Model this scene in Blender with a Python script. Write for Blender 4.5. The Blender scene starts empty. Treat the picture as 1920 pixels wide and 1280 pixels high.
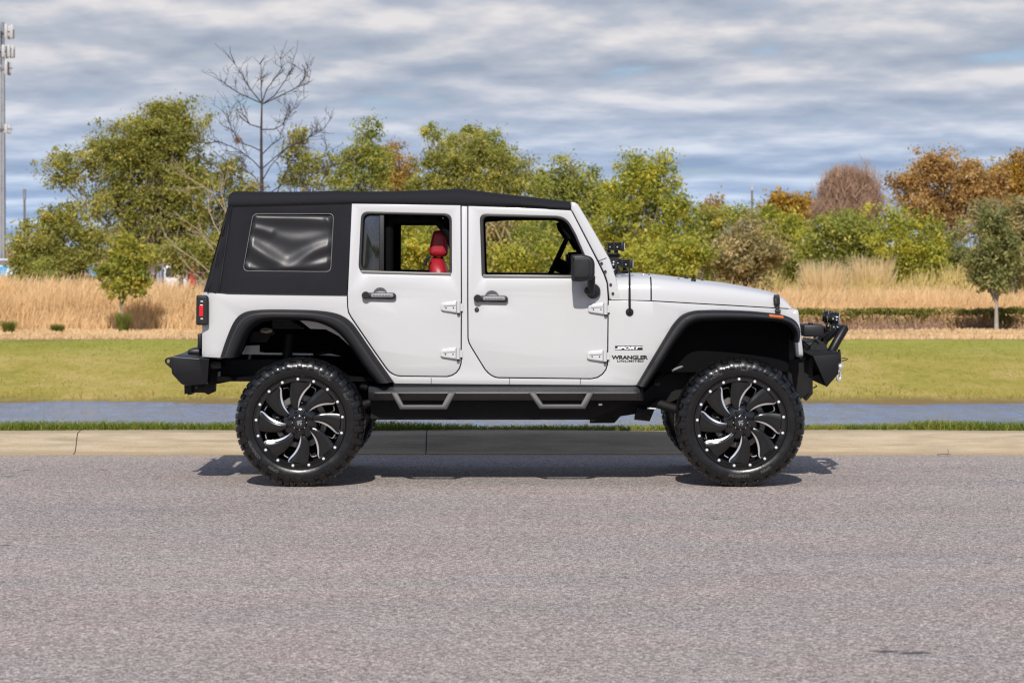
import bpy, bmesh, math, random
import numpy as np
from mathutils import Vector, Matrix

random.seed(7)
R = math.radians
scene = bpy.context.scene
C = scene.collection

# ---------------------------------------------------------------- camera
CAM_D, CAM_Z, F, HORIZON = 18.0, 1.6, 5058.0, 460.0      # distance to the car side, eye height, focal length in photo pixels
cam_data = bpy.data.cameras.new("camera")
cam = bpy.data.objects.new("camera", cam_data)
C.objects.link(cam)
cam.location = (0, -CAM_D, CAM_Z)
cam.rotation_euler = (R(90), 0, 0)
cam_data.sensor_width = 36.0
cam_data.lens = 36.0 * F / 1920.0
cam_data.shift_y = -(640.0 - HORIZON) / 1920.0
cam_data.clip_start = 0.5
cam_data.clip_end = 8000
cam_data.dof.use_dof = True
cam_data.dof.focus_distance = CAM_D
cam_data.dof.aperture_fstop = 6.7
scene.camera = cam

# ---------------------------------------------------------------- exposure
scene.view_settings.view_transform = 'Standard'
scene.view_settings.look = 'None'
scene.view_settings.gamma = 1.0
scene.view_settings.use_curve_mapping = False
scene.view_settings.exposure = 0.15
scene.cycles.use_denoising = True
scene.cycles.sample_clamp_indirect = 3.0
scene.cycles.pixel_filter_type = 'BLACKMAN_HARRIS'
scene.cycles.filter_width = 1.3
scene.cycles.max_bounces = 6
scene.cycles.transparent_max_bounces = 8
scene.cycles.caustics_reflective = False
scene.cycles.caustics_refractive = False

# ---------------------------------------------------------------- sun
SUN_EL, SUN_AZ = 40.0, 4.0      # elevation; degrees the sun stands left of straight behind the camera
el, az = R(SUN_EL), R(SUN_AZ)
to_sun = Vector((-math.sin(az) * math.cos(el), -math.cos(az) * math.cos(el), math.sin(el)))
sun_data = bpy.data.lights.new("sun", 'SUN')
sun_data.energy = 4.0
sun_data.angle = R(0.53)
sun_data.color = (1.0, 0.945, 0.87)
sun = bpy.data.objects.new("sun", sun_data)
C.objects.link(sun)
sun.rotation_euler = to_sun.to_track_quat('Z', 'Y').to_euler()
sun.location = (-3, -30, 30)

# ---------------------------------------------------------------- world: Nishita sky under a broken sheet of stratocumulus
world = bpy.data.worlds.new("World")
scene.world = world
world.use_nodes = True
nt = world.node_tree
nt.nodes.clear()
def wn(t, **kw):
    n = nt.nodes.new(t)
    for k, v in kw.items(): setattr(n, k, v)
    return n
def lk(tree, a, b): tree.links.new(a, b)
def wmath(op, a, b=None, clamp=False):
    n = wn('ShaderNodeMath', operation=op, use_clamp=clamp)
    for i, v in enumerate((a, b)):
        if v is None: continue
        if isinstance(v, (int, float)): n.inputs[i].default_value = v
        else: lk(nt, v, n.inputs[i])
    return n.outputs[0]
sky = wn('ShaderNodeTexSky', sky_type='NISHITA', sun_disc=False)
sky.sun_elevation = el
sky.sun_rotation = math.atan2(to_sun.x, to_sun.y)
sky.air_density = 1.0; sky.dust_density = 1.0; sky.ozone_density = 1.5
tc = wn('ShaderNodeTexCoord')
sx = wn('ShaderNodeSeparateXYZ'); lk(nt, tc.outputs['Generated'], sx.inputs[0])
zpos = wmath('MAXIMUM', sx.outputs[2], 0.0)
hlen = wmath('SQRT', wmath('ADD', wmath('MULTIPLY', sx.outputs[0], sx.outputs[0]), wmath('MULTIPLY', sx.outputs[1], sx.outputs[1])))
hx = wmath('DIVIDE', sx.outputs[0], hlen); hy = wmath('DIVIDE', sx.outputs[1], hlen)
lev = wmath('LOGARITHM', wmath('ADD', zpos, 0.022), math.e)
def cloud(dv, sh, sv, detail, rough, off, dist=0.3):
    """layered cloud: stretched along the horizon, layers crowding together towards it"""
    cx = wn('ShaderNodeCombineXYZ')
    lk(nt, wmath('MULTIPLY', hx, sh), cx.inputs[0])
    lk(nt, wmath('ADD', wmath('MULTIPLY', hy, sh), off), cx.inputs[1])
    lk(nt, wmath('MULTIPLY', wmath('ADD', lev, dv), sv), cx.inputs[2])
    n = wn('ShaderNodeTexNoise', noise_dimensions='3D')
    n.inputs['Scale'].default_value = 1.0
    n.inputs['Detail'].default_value = detail
    n.inputs['Roughness'].default_value = rough
    n.inputs['Distortion'].default_value = dist
    lk(nt, cx.outputs[0], n.inputs['Vector'])
    return n.outputs[0]
d0 = cloud(0.0, 17.0, 6.4, 9, 0.52, 3.4, 0.0)
d1 = cloud(0.060, 17.0, 6.4, 7, 0.48, 3.4, 0.0)
big = cloud(0.0, 8.0, 3.0, 3, 0.5, 21.0, 0.0)
fine = cloud(0.0, 90.0, 24.0, 4, 0.55, 5.0, 0.0)
# lit tops against grey bases
lit = wmath('ADD', wmath('MULTIPLY', wmath('SUBTRACT', d0, d1), 1.9), 0.50)
lit = wmath('ADD', lit, wmath('MULTIPLY', wmath('SUBTRACT', fine, 0.5), 0.13))
lit = wmath('ADD', lit, wmath('MULTIPLY', wmath('SUBTRACT', big, 0.5), 0.85))
lit = wmath('ADD', lit, wmath('MULTIPLY', wmath('SUBTRACT', d0, 0.5), 0.7), clamp=True)
ramp = wn('ShaderNodeValToRGB')
lk(nt, lit, ramp.inputs[0])
r_ = ramp.color_ramp
r_.elements[0].position = 0.08; r_.elements[0].color = (0.325, 0.393, 0.510, 1)
r_.elements[1].position = 0.95; r_.elements[1].color = (0.74, 0.745, 0.78, 1)
e = r_.elements.new(0.5); e.color = (0.468, 0.523, 0.622, 1)
# cover: nearly closed low over the horizon, opening towards the zenith
cover = wmath('ADD', d0, wmath('MULTIPLY', big, 0.55))
cov = wn('ShaderNodeMapRange'); cov.interpolation_type = 'SMOOTHSTEP'
cov.inputs['From Min'].default_value = 0.46; cov.inputs['From Max'].default_value = 0.70
lk(nt, cover, cov.inputs['Value'])
zen = wn('ShaderNodeMapRange'); zen.interpolation_type = 'SMOOTHSTEP'
zen.inputs['From Min'].default_value = 0.12; zen.inputs['From Max'].default_value = 0.55
zen.inputs['To Min'].default_value = 1.0; zen.inputs['To Max'].default_value = 0.35
lk(nt, sx.outputs[2], zen.inputs['Value'])
cfac = wmath('MULTIPLY', cov.outputs[0], zen.outputs[0], clamp=True)
SKY_STRENGTH = 0.09
tint_ = wn('ShaderNodeMix', data_type='RGBA', blend_type='MULTIPLY')
tint_.inputs[0].default_value = 1.0; tint_.inputs[7].default_value = (0.74, 0.92, 1.25, 1)
lk(nt, sky.outputs[0], tint_.inputs[6])
skyb = wn('ShaderNodeBackground'); skyb.inputs[1].default_value = SKY_STRENGTH
lk(nt, tint_.outputs[2], skyb.inputs[0])
clb = wn('ShaderNodeBackground'); clb.inputs[1].default_value = 0.92
# bluer and a little clearer down towards the horizon
low = wn('ShaderNodeMapRange'); low.interpolation_type = 'SMOOTHSTEP'
low.inputs['From Min'].default_value = 0.0; low.inputs['From Max'].default_value = 0.075
lk(nt, sx.outputs[2], low.inputs['Value'])
lmix = wn('ShaderNodeMix', data_type='RGBA', blend_type='MULTIPLY')
lcol = wn('ShaderNodeMix', data_type='RGBA')
lcol.inputs[6].default_value = (0.84, 1.0, 1.20, 1); lcol.inputs[7].default_value = (1.04, 1.0, 0.97, 1)
lk(nt, low.outputs[0], lcol.inputs[0])
lmix.inputs[0].default_value = 1.0
lk(nt, ramp.outputs[0], lmix.inputs[6]); lk(nt, lcol.outputs[2], lmix.inputs[7])
lk(nt, lmix.outputs[2], clb.inputs[0])
mixw = wn('ShaderNodeMixShader')
lk(nt, cfac, mixw.inputs[0]); lk(nt, skyb.outputs[0], mixw.inputs[1]); lk(nt, clb.outputs[0], mixw.inputs[2])
wo = wn('ShaderNodeOutputWorld'); lk(nt, mixw.outputs[0], wo.inputs[0])

# ================================================================ helpers
def P(px, py, y=0.0):
    """photo pixel at depth y (metres behind the near side of the car) -> world point"""
    s = (CAM_D + y) / F
    return ((px - 960.0) * s, y, CAM_Z - (py - HORIZON) * s)
def Q(px, py, yy):
    """the same spot on the near and on the far side of the car"""
    p = P(px, py, min(yy, W - yy)); return (p[0], yy, p[2])
def XZ(poly, y=0.0):
    return [(P(a, b, y)[0], P(a, b, y)[2]) for a, b in poly]

def fillet(poly, r, n=5):
    out = []
    m = len(poly)
    for i in range(m):
        rr = r[i] if isinstance(r, (list, tuple)) else r
        p0, p1, p2 = Vector(poly[i - 1]), Vector(poly[i]), Vector(poly[(i + 1) % m])
        a, b = (p0 - p1), (p2 - p1)
        la, lb = a.length, b.length
        if rr <= 0 or la < 1e-9 or lb < 1e-9:
            out.append(tuple(p1)); continue
        t = min(rr, la * 0.49, lb * 0.49)
        A, B = p1 + a / la * t, p1 + b / lb * t
        for k in range(n + 1):
            q = k / n
            out.append(tuple(A * (1 - q) ** 2 + p1 * 2 * q * (1 - q) + B * q * q))
    return out

def circle(cx, cy, r, n=20, a0=0.0, a1=360.0, end=False):
    k = n + (1 if end else 0)
    return [(cx + r * math.cos(R(a0 + (a1 - a0) * i / n)), cy + r * math.sin(R(a0 + (a1 - a0) * i / n))) for i in range(k)]

def resample(poly, n):
    pts = [Vector(p) for p in poly]
    L = [0.0]
    for a, b in zip(pts, pts[1:]): L.append(L[-1] + (b - a).length)
    out, j = [], 0
    for i in range(n):
        s = L[-1] * i / (n - 1)
        while j < len(pts) - 2 and L[j + 1] < s: j += 1
        d = L[j + 1] - L[j]
        out.append(pts[j].lerp(pts[j + 1], (s - L[j]) / d if d > 0 else 0))
    return out

def smooth_line(poly, it=2):
    """Chaikin smoothing of an open polyline"""
    pts = [Vector(p) for p in poly]
    for _ in range(it):
        o = [pts[0]]
        for a, b in zip(pts, pts[1:]):
            o += [a.lerp(b, .25), a.lerp(b, .75)]
        o.append(pts[-1]); pts = o
    return [tuple(p) for p in pts]

def interp(tab, x):
    if x <= tab[0][0]: return tab[0][1]
    for (a, b), (c, d) in zip(tab, tab[1:]):
        if x <= c: return b + (d - b) * (x - a) / (c - a)
    return tab[-1][1]

# ---------------------------------------------------------------- materials
MATS = {}
class NT:
    def __init__(self, mat):
        self.m = mat; self.t = mat.node_tree
        self.b = next(n for n in self.t.nodes if n.type == 'BSDF_PRINCIPLED')
        self.out = next(n for n in self.t.nodes if n.type == 'OUTPUT_MATERIAL')
    def n(self, t, **kw):
        k = self.t.nodes.new(t)
        for a, b in kw.items(): setattr(k, a, b)
        return k
    def l(self, a, b): self.t.links.new(a, b)
    def coord(self, which='Object'):
        return self.n('ShaderNodeTexCoord').outputs[which]
    def mapped(self, vec, scale=(1, 1, 1), loc=(0, 0, 0)):
        k = self.n('ShaderNodeMapping')
        k.inputs['Scale'].default_value = scale; k.inputs['Location'].default_value = loc
        self.l(vec, k.inputs['Vector']); return k.outputs[0]
    def noise(self, vec, scale, detail=4, rough=0.5, dist=0.0):
        k = self.n('ShaderNodeTexNoise')
        k.inputs['Scale'].default_value = scale; k.inputs['Detail'].default_value = detail
        k.inputs['Roughness'].default_value = rough; k.inputs['Distortion'].default_value = dist
        self.l(vec, k.inputs['Vector']); return k.outputs[0]
    def voronoi(self, vec, scale, feature='F1', out='Color'):
        k = self.n('ShaderNodeTexVoronoi', feature=feature)
        k.inputs['Scale'].default_value = scale
        self.l(vec, k.inputs['Vector']); return k.outputs[out]
    def ramp(self, fac, stops, interp='LINEAR'):
        k = self.n('ShaderNodeValToRGB'); self.l(fac, k.inputs[0])
        cr = k.color_ramp; cr.interpolation = interp
        while len(cr.elements) < len(stops): cr.elements.new(0.5)
        for e, (p, c) in zip(cr.elements, stops):
            e.position = p; e.color = (*c, 1) if len(c) == 3 else c
        return k.outputs[0]
    def mix(self, fac, a, b, mode='MIX'):
        k = self.n('ShaderNodeMix', data_type='RGBA', blend_type=mode)
        for s, v in ((k.inputs[0], fac), (k.inputs[6], a), (k.inputs[7], b)):
            if isinstance(v, (int, float)): s.default_value = v
            elif isinstance(v, tuple): s.default_value = (*v, 1)
            else: self.l(v, s)
        return k.outputs[2]
    def math(self, op, a, b=None, clamp=False):
        k = self.n('ShaderNodeMath', operation=op, use_clamp=clamp)
        for i, v in enumerate((a, b)):
            if v is None: continue
            if isinstance(v, (int, float)): k.inputs[i].default_value = v
            else: self.l(v, k.inputs[i])
        return k.outputs[0]
    def range(self, v, a, b, c=0.0, d=1.0, smooth=False):
        k = self.n('ShaderNodeMapRange')
        if smooth: k.interpolation_type = 'SMOOTHSTEP'
        k.inputs['From Min'].default_value = a; k.inputs['From Max'].default_value = b
        k.inputs['To Min'].default_value = c; k.inputs['To Max'].default_value = d
        self.l(v, k.inputs['Value']); return k.outputs[0]
    def bump(self, h, strength, dist):
        k = self.n('ShaderNodeBump')
        k.inputs['Strength'].default_value = strength; k.inputs['Distance'].default_value = dist
        self.l(h, k.inputs['Height']); self.l(k.outputs[0], self.b.inputs['Normal'])
    def color(self, c): self.l(c, self.b.inputs['Base Color'])
    def rough(self, c): self.l(c, self.b.inputs['Roughness'])

def mat(name, color=(.5, .5, .5), rough=.5, metal=0.0, spec=.5, coat=0.0):
    m = bpy.data.materials.new(name); m.use_nodes = True
    k = NT(m)
    k.b.inputs['Base Color'].default_value = (*color, 1)
    k.b.inputs['Roughness'].default_value = rough
    k.b.inputs['Metallic'].default_value = metal
    k.b.inputs['Specular IOR Level'].default_value = spec
    if coat:
        k.b.inputs['Coat Weight'].default_value = coat; k.b.inputs['Coat Roughness'].default_value = 0.04
    MATS[name] = m
    return k

# ---------------------------------------------------------------- mesh builder
class MB:
    def __init__(self): self.v, self.f, self.m = [], [], []
    def add(self, v, f, mi=0):
        o = len(self.v)
        self.v += [tuple(p) for p in v]
        self.f += [tuple(i + o for i in q) for q in f]
        self.m += [mi] * len(f) if isinstance(mi, int) else list(mi)
        return self
    def box(self, a, b, mi=0):
        (x0, y0, z0), (x1, y1, z1) = a, b
        v = [(x0, y0, z0), (x1, y0, z0), (x1, y1, z0), (x0, y1, z0), (x0, y0, z1), (x1, y0, z1), (x1, y1, z1), (x0, y1, z1)]
        f = [(0, 3, 2, 1), (4, 5, 6, 7), (0, 1, 5, 4), (1, 2, 6, 5), (2, 3, 7, 6), (3, 0, 4, 7)]
        return self.add(v, f, mi)
    def bbox(self, a, b, bev, mi=0, seg=2):
        bm = bmesh.new()
        bmesh.ops.create_cube(bm, size=1.0)
        for p in bm.verts:
            p.co = Vector([(a[i] + b[i]) / 2 + p.co[i] * (b[i] - a[i]) for i in range(3)])
        bmesh.ops.bevel(bm, geom=bm.edges[:], offset=bev, segments=seg, affect='EDGES', profile=0.5)
        return self.bm(bm, mi)
    def bm(self, bm, mi=0):
        bm.verts.index_update()
        self.add([p.co[:] for p in bm.verts], [tuple(p.index for p in f.verts) for f in bm.faces], mi)
        bm.free(); return self
    def prism(self, xz, y0, y1, mi=0, bev=0.0):
        """polygon given in (x, z), swept from y0 to y1"""
        bm = bmesh.new()
        lo = [bm.verts.new((x, y0, z)) for x, z in xz]
        hi = [bm.verts.new((x, y1, z)) for x, z in xz]
        n = len(xz)
        bm.faces.new(lo); bm.faces.new(hi[::-1])
        for i in range(n): bm.faces.new((lo[i], hi[i], hi[(i + 1) % n], lo[(i + 1) % n]))
        bmesh.ops.recalc_face_normals(bm, faces=bm.faces[:])
        if bev > 0:
            eds = [e for e in bm.edges if abs(e.verts[0].co.y - e.verts[1].co.y) < 1e-9 and abs(e.verts[0].co.y - min(y0, y1)) < 1e-6]
            bmesh.ops.bevel(bm, geom=eds, offset=bev, segments=2, affect='EDGES', profile=0.5)
        big = [f for f in bm.faces if len(f.verts) > 4]
        bmesh.ops.triangulate(bm, faces=big)
        return self.bm(bm, mi)
    def tube(self, path, rad, seg=8, mi=0, cap=True):
        pts = [Vector(p) for p in path]
        rad = rad if isinstance(rad, (list, tuple)) else [rad] * len(pts)
        v, f = [], []
        prev = None
        for i, p in enumerate(pts):
            t = (pts[min(i + 1, len(pts) - 1)] - pts[max(i - 1, 0)])
            t = t.normalized() if t.length > 1e-9 else Vector((0, 0, 1))
            a = prev if prev is not None else Vector((0, 1, 0)) if abs(t.y) < .9 else Vector((1, 0, 0))
            n1 = (a - t * a.dot(t)).normalized(); prev = n1
            n2 = t.cross(n1)
            for k in range(seg):
                an = 2 * math.pi * k / seg
                v.append(p + (n1 * math.cos(an) + n2 * math.sin(an)) * rad[i])
        for i in range(len(pts) - 1):
            for k in range(seg):
                a, b = i * seg + k, i * seg + (k + 1) % seg
                f.append((a, b, b + seg, a + seg))
        if cap:
            f.append(tuple(range(seg))[::-1]); f.append(tuple((len(pts) - 1) * seg + k for k in range(seg)))
        return self.add(v, f, mi)
    def cyl(self, a, b, r, seg=16, mi=0): return self.tube([a, b], r, seg, mi)
    def lathe(self, prof, seg=48, mi=0, cy=(0, 0, 0), mis=None):
        """profile of (radius, y) turned about the y axis through cy"""
        v, f, mm = [], [], []
        n = len(prof)
        for k in range(seg):
            c, s = math.cos(2 * math.pi * k / seg), math.sin(2 * math.pi * k / seg)
            v += [(cy[0] + r * c, cy[1] + y, cy[2] + r * s) for r, y in prof]
        for k in range(seg):
            for i in range(n - 1):
                a, b = k * n + i, ((k + 1) % seg) * n + i
                f.append((a, a + 1, b + 1, b)); mm.append(mis[i] if mis else mi)
        return self.add(v, f, mm)
    def sphere(self, c, r, mi=0, sub=2, scale=(1, 1, 1)):
        bm = bmesh.new(); bmesh.ops.create_icosphere(bm, subdivisions=sub, radius=1.0)
        for p in bm.verts: p.co = Vector([c[i] + p.co[i] * r * scale[i] for i in range(3)])
        return self.bm(bm, mi)
    def loft(self, rings, mi=0, closed=False):
        n = len(rings[0]); v = [p for r in rings for p in r]; f = []
        for i in range(len(rings) - 1):
            for k in range(n if closed else n - 1):
                a, b = i * n + k, i * n + (k + 1) % n
                f.append((a, b, b + n, a + n))
        return self.add(v, f, mi)
    def shift(self, fn):
        self.v = [fn(*p) for p in self.v]; return self
    def mirrored(self, W):
        o = MB(); o.v = [(x, W - y, z) for x, y, z in self.v]
        o.f = [q[::-1] for q in self.f]; o.m = list(self.m); return o
    def join(self, o, moff=0):
        return self.add(o.v, o.f, [i + moff for i in o.m])

def plate(polys, y, thick, bev=0.004, cuts_z=(), cuts_x=(), res=1):
    """flat sheet with holes: polys in (x, z), first the outline, then holes; front face at y, back at y+thick. -> MB"""
    cu = bpy.data.curves.new('tmp', 'CURVE'); cu.dimensions = '2D'; cu.fill_mode = 'BOTH'
    for poly in polys:
        sp = cu.splines.new('POLY'); sp.points.add(len(poly) - 1)
        for p, (a, b) in zip(sp.points, poly): p.co = (a, b, 0, 1)
        sp.use_cyclic_u = True
    cu.extrude = max(thick / 2 - bev, 1e-5)
    cu.bevel_depth = bev; cu.bevel_resolution = res
    cu.offset = -bev
    ob = bpy.data.objects.new('tmp', cu); C.objects.link(ob)
    dg = bpy.context.evaluated_depsgraph_get()
    me = bpy.data.meshes.new_from_object(ob.evaluated_get(dg))
    bm = bmesh.new(); bm.from_mesh(me)
    bpy.data.objects.remove(ob); bpy.data.curves.remove(cu); bpy.data.meshes.remove(me)
    for p in bm.verts:
        a, b, c = p.co
        p.co = (a, y + thick / 2 - c, b)
    bmesh.ops.remove_doubles(bm, verts=bm.verts[:], dist=1e-5)
    for z in cuts_z:
        bmesh.ops.bisect_plane(bm, geom=bm.verts[:] + bm.edges[:] + bm.faces[:], plane_co=(0, 0, z), plane_no=(0, 0, 1))
    for x in cuts_x:
        bmesh.ops.bisect_plane(bm, geom=bm.verts[:] + bm.edges[:] + bm.faces[:], plane_co=(x, 0, 0), plane_no=(1, 0, 0))
    bmesh.ops.recalc_face_normals(bm, faces=bm.faces[:])
    return MB().bm(bm)

def text_mb(s, size=1.0, extrude=0.0, offset=0.0, shear=0.0, spacing=1.0):
    """lettering in the x-z plane facing -y, centred, as an MB"""
    cu = bpy.data.curves.new('tmp', 'FONT'); cu.body = s; cu.size = size; cu.extrude = extrude
    cu.offset = offset; cu.shear = shear; cu.space_character = spacing
    cu.align_x = 'CENTER'; cu.align_y = 'CENTER'; cu.resolution_u = 4
    ob = bpy.data.objects.new('tmp', cu); C.objects.link(ob)
    dg = bpy.context.evaluated_depsgraph_get()
    me = bpy.data.meshes.new_from_object(ob.evaluated_get(dg))
    o = MB().add([(p.co.x, -p.co.z, p.co.y) for p in me.vertices], [tuple(f.vertices) for f in me.polygons])
    bpy.data.objects.remove(ob); bpy.data.curves.remove(cu); bpy.data.meshes.remove(me)
    return o
def fit(mb, x0, x1, z0, z1, y):
    xs = [p[0] for p in mb.v]; zs = [p[2] for p in mb.v]
    ax, bx, az_, bz = min(xs), max(xs), min(zs), max(zs)
    return mb.shift(lambda a, b, c: (x0 + (a - ax) / (bx - ax) * (x1 - x0), y + b, z0 + (c - az_) / (bz - az_) * (z1 - z0)))

ORG = {}
def obj(name, mb, mats, parent=None, angle=38, smooth=True, local=False, interior=None):
    org = Vector((0, 0, 0)) if (parent is None or local) else ORG[parent.name]
    me = bpy.data.meshes.new(name)
    me.from_pydata([(x - org.x, y - org.y, z - org.z) for x, y, z in mb.v], [], mb.f)
    for m in (mats if isinstance(mats, (list, tuple)) else [mats]): me.materials.append(MATS[m])
    me.polygons.foreach_set('material_index', mb.m)
    if smooth:
        me.shade_smooth()
        me.set_sharp_from_angle(angle=R(angle))
    me.update()
    o = bpy.data.objects.new(name, me); C.objects.link(o)
    if parent is not None: o.parent = parent
    ORG[o.name] = org
    return o
def empty(name, loc, parent=None):
    o = bpy.data.objects.new(name, None); C.objects.link(o)
    o.empty_display_size = 0.2
    org = Vector((0, 0, 0))
    if parent is not None:
        o.parent = parent; org = ORG[parent.name]
    o.location = Vector(loc) - org
    ORG[o.name] = Vector(loc)
    return o
def tag(o, label, cat, group=None):
    o['label'] = label; o['category'] = cat
    if group: o['group'] = group
    return o
def kind(o, k, label=None):
    o['kind'] = k
    if label: o['label'] = label
    return o

# ================================================================ materials
k = mat('white_paint', (.545, .545, .552), .25, 0, .5, coat=.35)
n = k.noise(k.coord(), 900, 2, .6)
k.rough(k.range(n, .3, .7, .20, .30))
c = k.coord(); sz = k.n('ShaderNodeSeparateXYZ'); k.l(c, sz.inputs[0])
du = k.math('MULTIPLY', k.noise(k.mapped(c, (1, 1, .5)), 3.0, 5, .65), .10)
k.color(k.mix(du, (.530, .532, .540), (.45, .435, .41)))
k = mat('black_trim', (.004, .004, .0045), .75, 0, .08)
k = mat('black_plastic', (.011, .011, .0125), .48, 0, .4)
n = k.noise(k.coord(), 700, 3, .6); k.bump(n, .25, .001)
k = mat('flare_plastic', (.012, .012, .013), .48, 0, .38)
n = k.noise(k.coord(), 600, 3, .6); k.bump(n, .3, .001)
k = mat('rubber_seal', (.014, .013, .013), .5, 0, .35)
k = mat('step_coating', (.030, .030, .034), .5)
n = k.noise(k.coord(), 500, 3, .6); k.bump(n, .3, .001)
k = mat('chassis_black', (.008, .008, .009), .65, 0, .25)
n = k.noise(k.coord(), 9, 5, .6); k.color(k.ramp(n, [(.3, (.005, .005, .0055)), (.8, (.012, .0115, .0115))]))
k = mat('bumper_black', (.0055, .0055, .0068), .42, 0, .35)
n = k.noise(k.coord(), 400, 3, .6); k.bump(n, .3, .001)
k = mat('soft_top_fabric', (.008, .008, .01), .8, 0, .2)
c = k.coord(); w = k.noise(k.mapped(c, (1, 1, .45)), 9, 4, .5, .6); f_ = k.noise(c, 900, 2, .5)
h = k.math('ADD', k.math('MULTIPLY', w, 1.0), k.math('MULTIPLY', f_, .05)); k.bump(h, .5, .02)
k.color(k.ramp(f_, [(.3, (.0085, .009, .0115)), (.7, (.015, .0155, .0195))]))
k = mat('vinyl_window', (.018, .018, .021), .26, 0, .38)
c = k.coord(); n = k.noise(c, 10, 3, .5); k.bump(n, .10, .012)
k.rough(k.range(k.noise(c, 5, 3, .6), .3, .7, .32, .44))
k = mat('window_piping', (.20, .20, .215), .3)
k = mat('sill_metal', (.22, .21, .20), .4, .6)
k = mat('tinted_glass', (.01, .011, .013), .03, 0, 1.0, coat=1.0)
k = mat('clear_glass', (.02, .03, .03), .02)
g = k.n('ShaderNodeBsdfTransparent'); g.inputs[0].default_value = (.82, .87, .87, 1)
gl = k.n('ShaderNodeBsdfGlossy'); gl.inputs[1].default_value = .02
fr = k.n('ShaderNodeFresnel'); fr.inputs[0].default_value = 1.45
ms = k.n('ShaderNodeMixShader'); k.l(fr.outputs[0], ms.inputs[0]); k.l(g.outputs[0], ms.inputs[1]); k.l(gl.outputs[0], ms.inputs[2])
k.l(ms.outputs[0], k.out.inputs[0])
k = mat('red_leather', (.34, .014, .026), .42)
n = k.noise(k.coord(), 160, 3, .6); k.bump(n, .2, .002)
k = mat('tyre_rubber', (.0055, .0055, .006), .3, 0, .5)
c = k.coord(); n = k.noise(c, 60, 4, .65); k.bump(n, .35, .002)
k.rough(k.range(k.noise(c, 9, 4, .65), .3, .7, .16, .42))
k = mat('tyre_lettering', (.05, .05, .05), .4)
k = mat('gloss_black', (.006, .006, .007), .12, 0, .5, coat=.4)
k = mat('satin_black', (.007, .0068, .0068), .22, 0, .55)
k = mat('milled_aluminium', (.66, .66, .68), .25, .65)
k = mat('chrome', (.8, .8, .82), .16, .6)
k = mat('dark_steel', (.07, .07, .075), .45, .7)
k = mat('brake_metal', (.22, .21, .2), .45, .8)
k = mat('grey_metal', (.30, .30, .31), .4, .5)
k = mat('red_lens', (.62, .012, .02), .15, 0, .5, coat=.5)
k = mat('amber_lens', (.55, .13, .02), .2, 0, .5, coat=.4)
k = mat('white_mark', (.78, .78, .78), .4)
k = mat('black_mark', (.008, .008, .008), .4)
k = mat('badge_tin', (.48, .40, .34), .35, .4)
k = mat('rust_brown', (.12, .055, .03), .7)

# asphalt: pale weathered chip seal
k = mat('asphalt', (.25, .24, .24), .85, 0, .3)
c = k.coord()
g1 = k.n('ShaderNodeTexVoronoi'); g1.inputs['Scale'].default_value = 105; k.l(c, g1.inputs['Vector'])
sp = k.n('ShaderNodeSeparateColor'); k.l(g1.outputs['Color'], sp.inputs[0])
g2 = k.n('ShaderNodeTexVoronoi'); g2.inputs['Scale'].default_value = 60; k.l(c, g2.inputs['Vector'])
sp2 = k.n('ShaderNodeSeparateColor'); k.l(g2.outputs['Color'], sp2.inputs[0])
f1 = k.noise(c, 45, 4, .7)
val = k.math('ADD', k.math('MULTIPLY', sp.outputs[0], .52), k.math('ADD', k.math('MULTIPLY', sp2.outputs[1], .30), k.math('MULTIPLY', f1, .30)))
gr1 = k.noise(k.mapped(c, (165, 19, 1)), 1.0, 2, .6); gr2 = k.noise(k.mapped(c, (330, 40, 1)), 1.0, 2, .6)
val = k.math('ADD', k.math('MULTIPLY', val, .50), k.math('ADD', k.math('MULTIPLY', gr1, .40), k.math('MULTIPLY', gr2, .30)))
val = k.math('ADD', k.math('MULTIPLY', k.math('SUBTRACT', val, .620), 1.55), .53)
col = k.ramp(val, [(.06, (.062, .054, .049)), (.34, (.180, .157, .143)), (.58, (.335, .294, .268)), (.84, (.65, .585, .53))])
hue = k.noise(k.mapped(c, (.8, 1.6, 1)), .9, 4, .6)
col = k.mix(k.range(hue, .35, .65, 0, 1, True), col, k.mix(1.0, col, (1.04, .985, .97), 'MULTIPLY'), 'MIX')
big_ = k.noise(k.mapped(c, (.5, 2.2, 1)), .55, 5, .6)
col = k.mix(1.0, col, k.ramp(big_, [(.3, (.90, .91, .93)), (.7, (1.08, 1.06, 1.06))]), 'MULTIPLY')
lane = k.noise(k.mapped(c, (.05, .75, 1)), 1.0, 3, .55)
col = k.mix(1.0, col, k.ramp(lane, [(.36, (.93, .93, .935)), (.62, (1.03, 1.03, 1.025))]), 'MULTIPLY')
sxy = k.n('ShaderNodeSeparateXYZ'); k.l(c, sxy.inputs[0])
# sandy dirt gathered along the gutter
gut = k.range(sxy.outputs[1], 1.7, 2.66, 0, .40, True)
gut = k.math('MULTIPLY', gut, k.range(k.noise(c, 3.0, 5, .7), .25, .7, .4, 1.0))
col = k.mix(gut, col, (.42, .35, .26))
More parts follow.
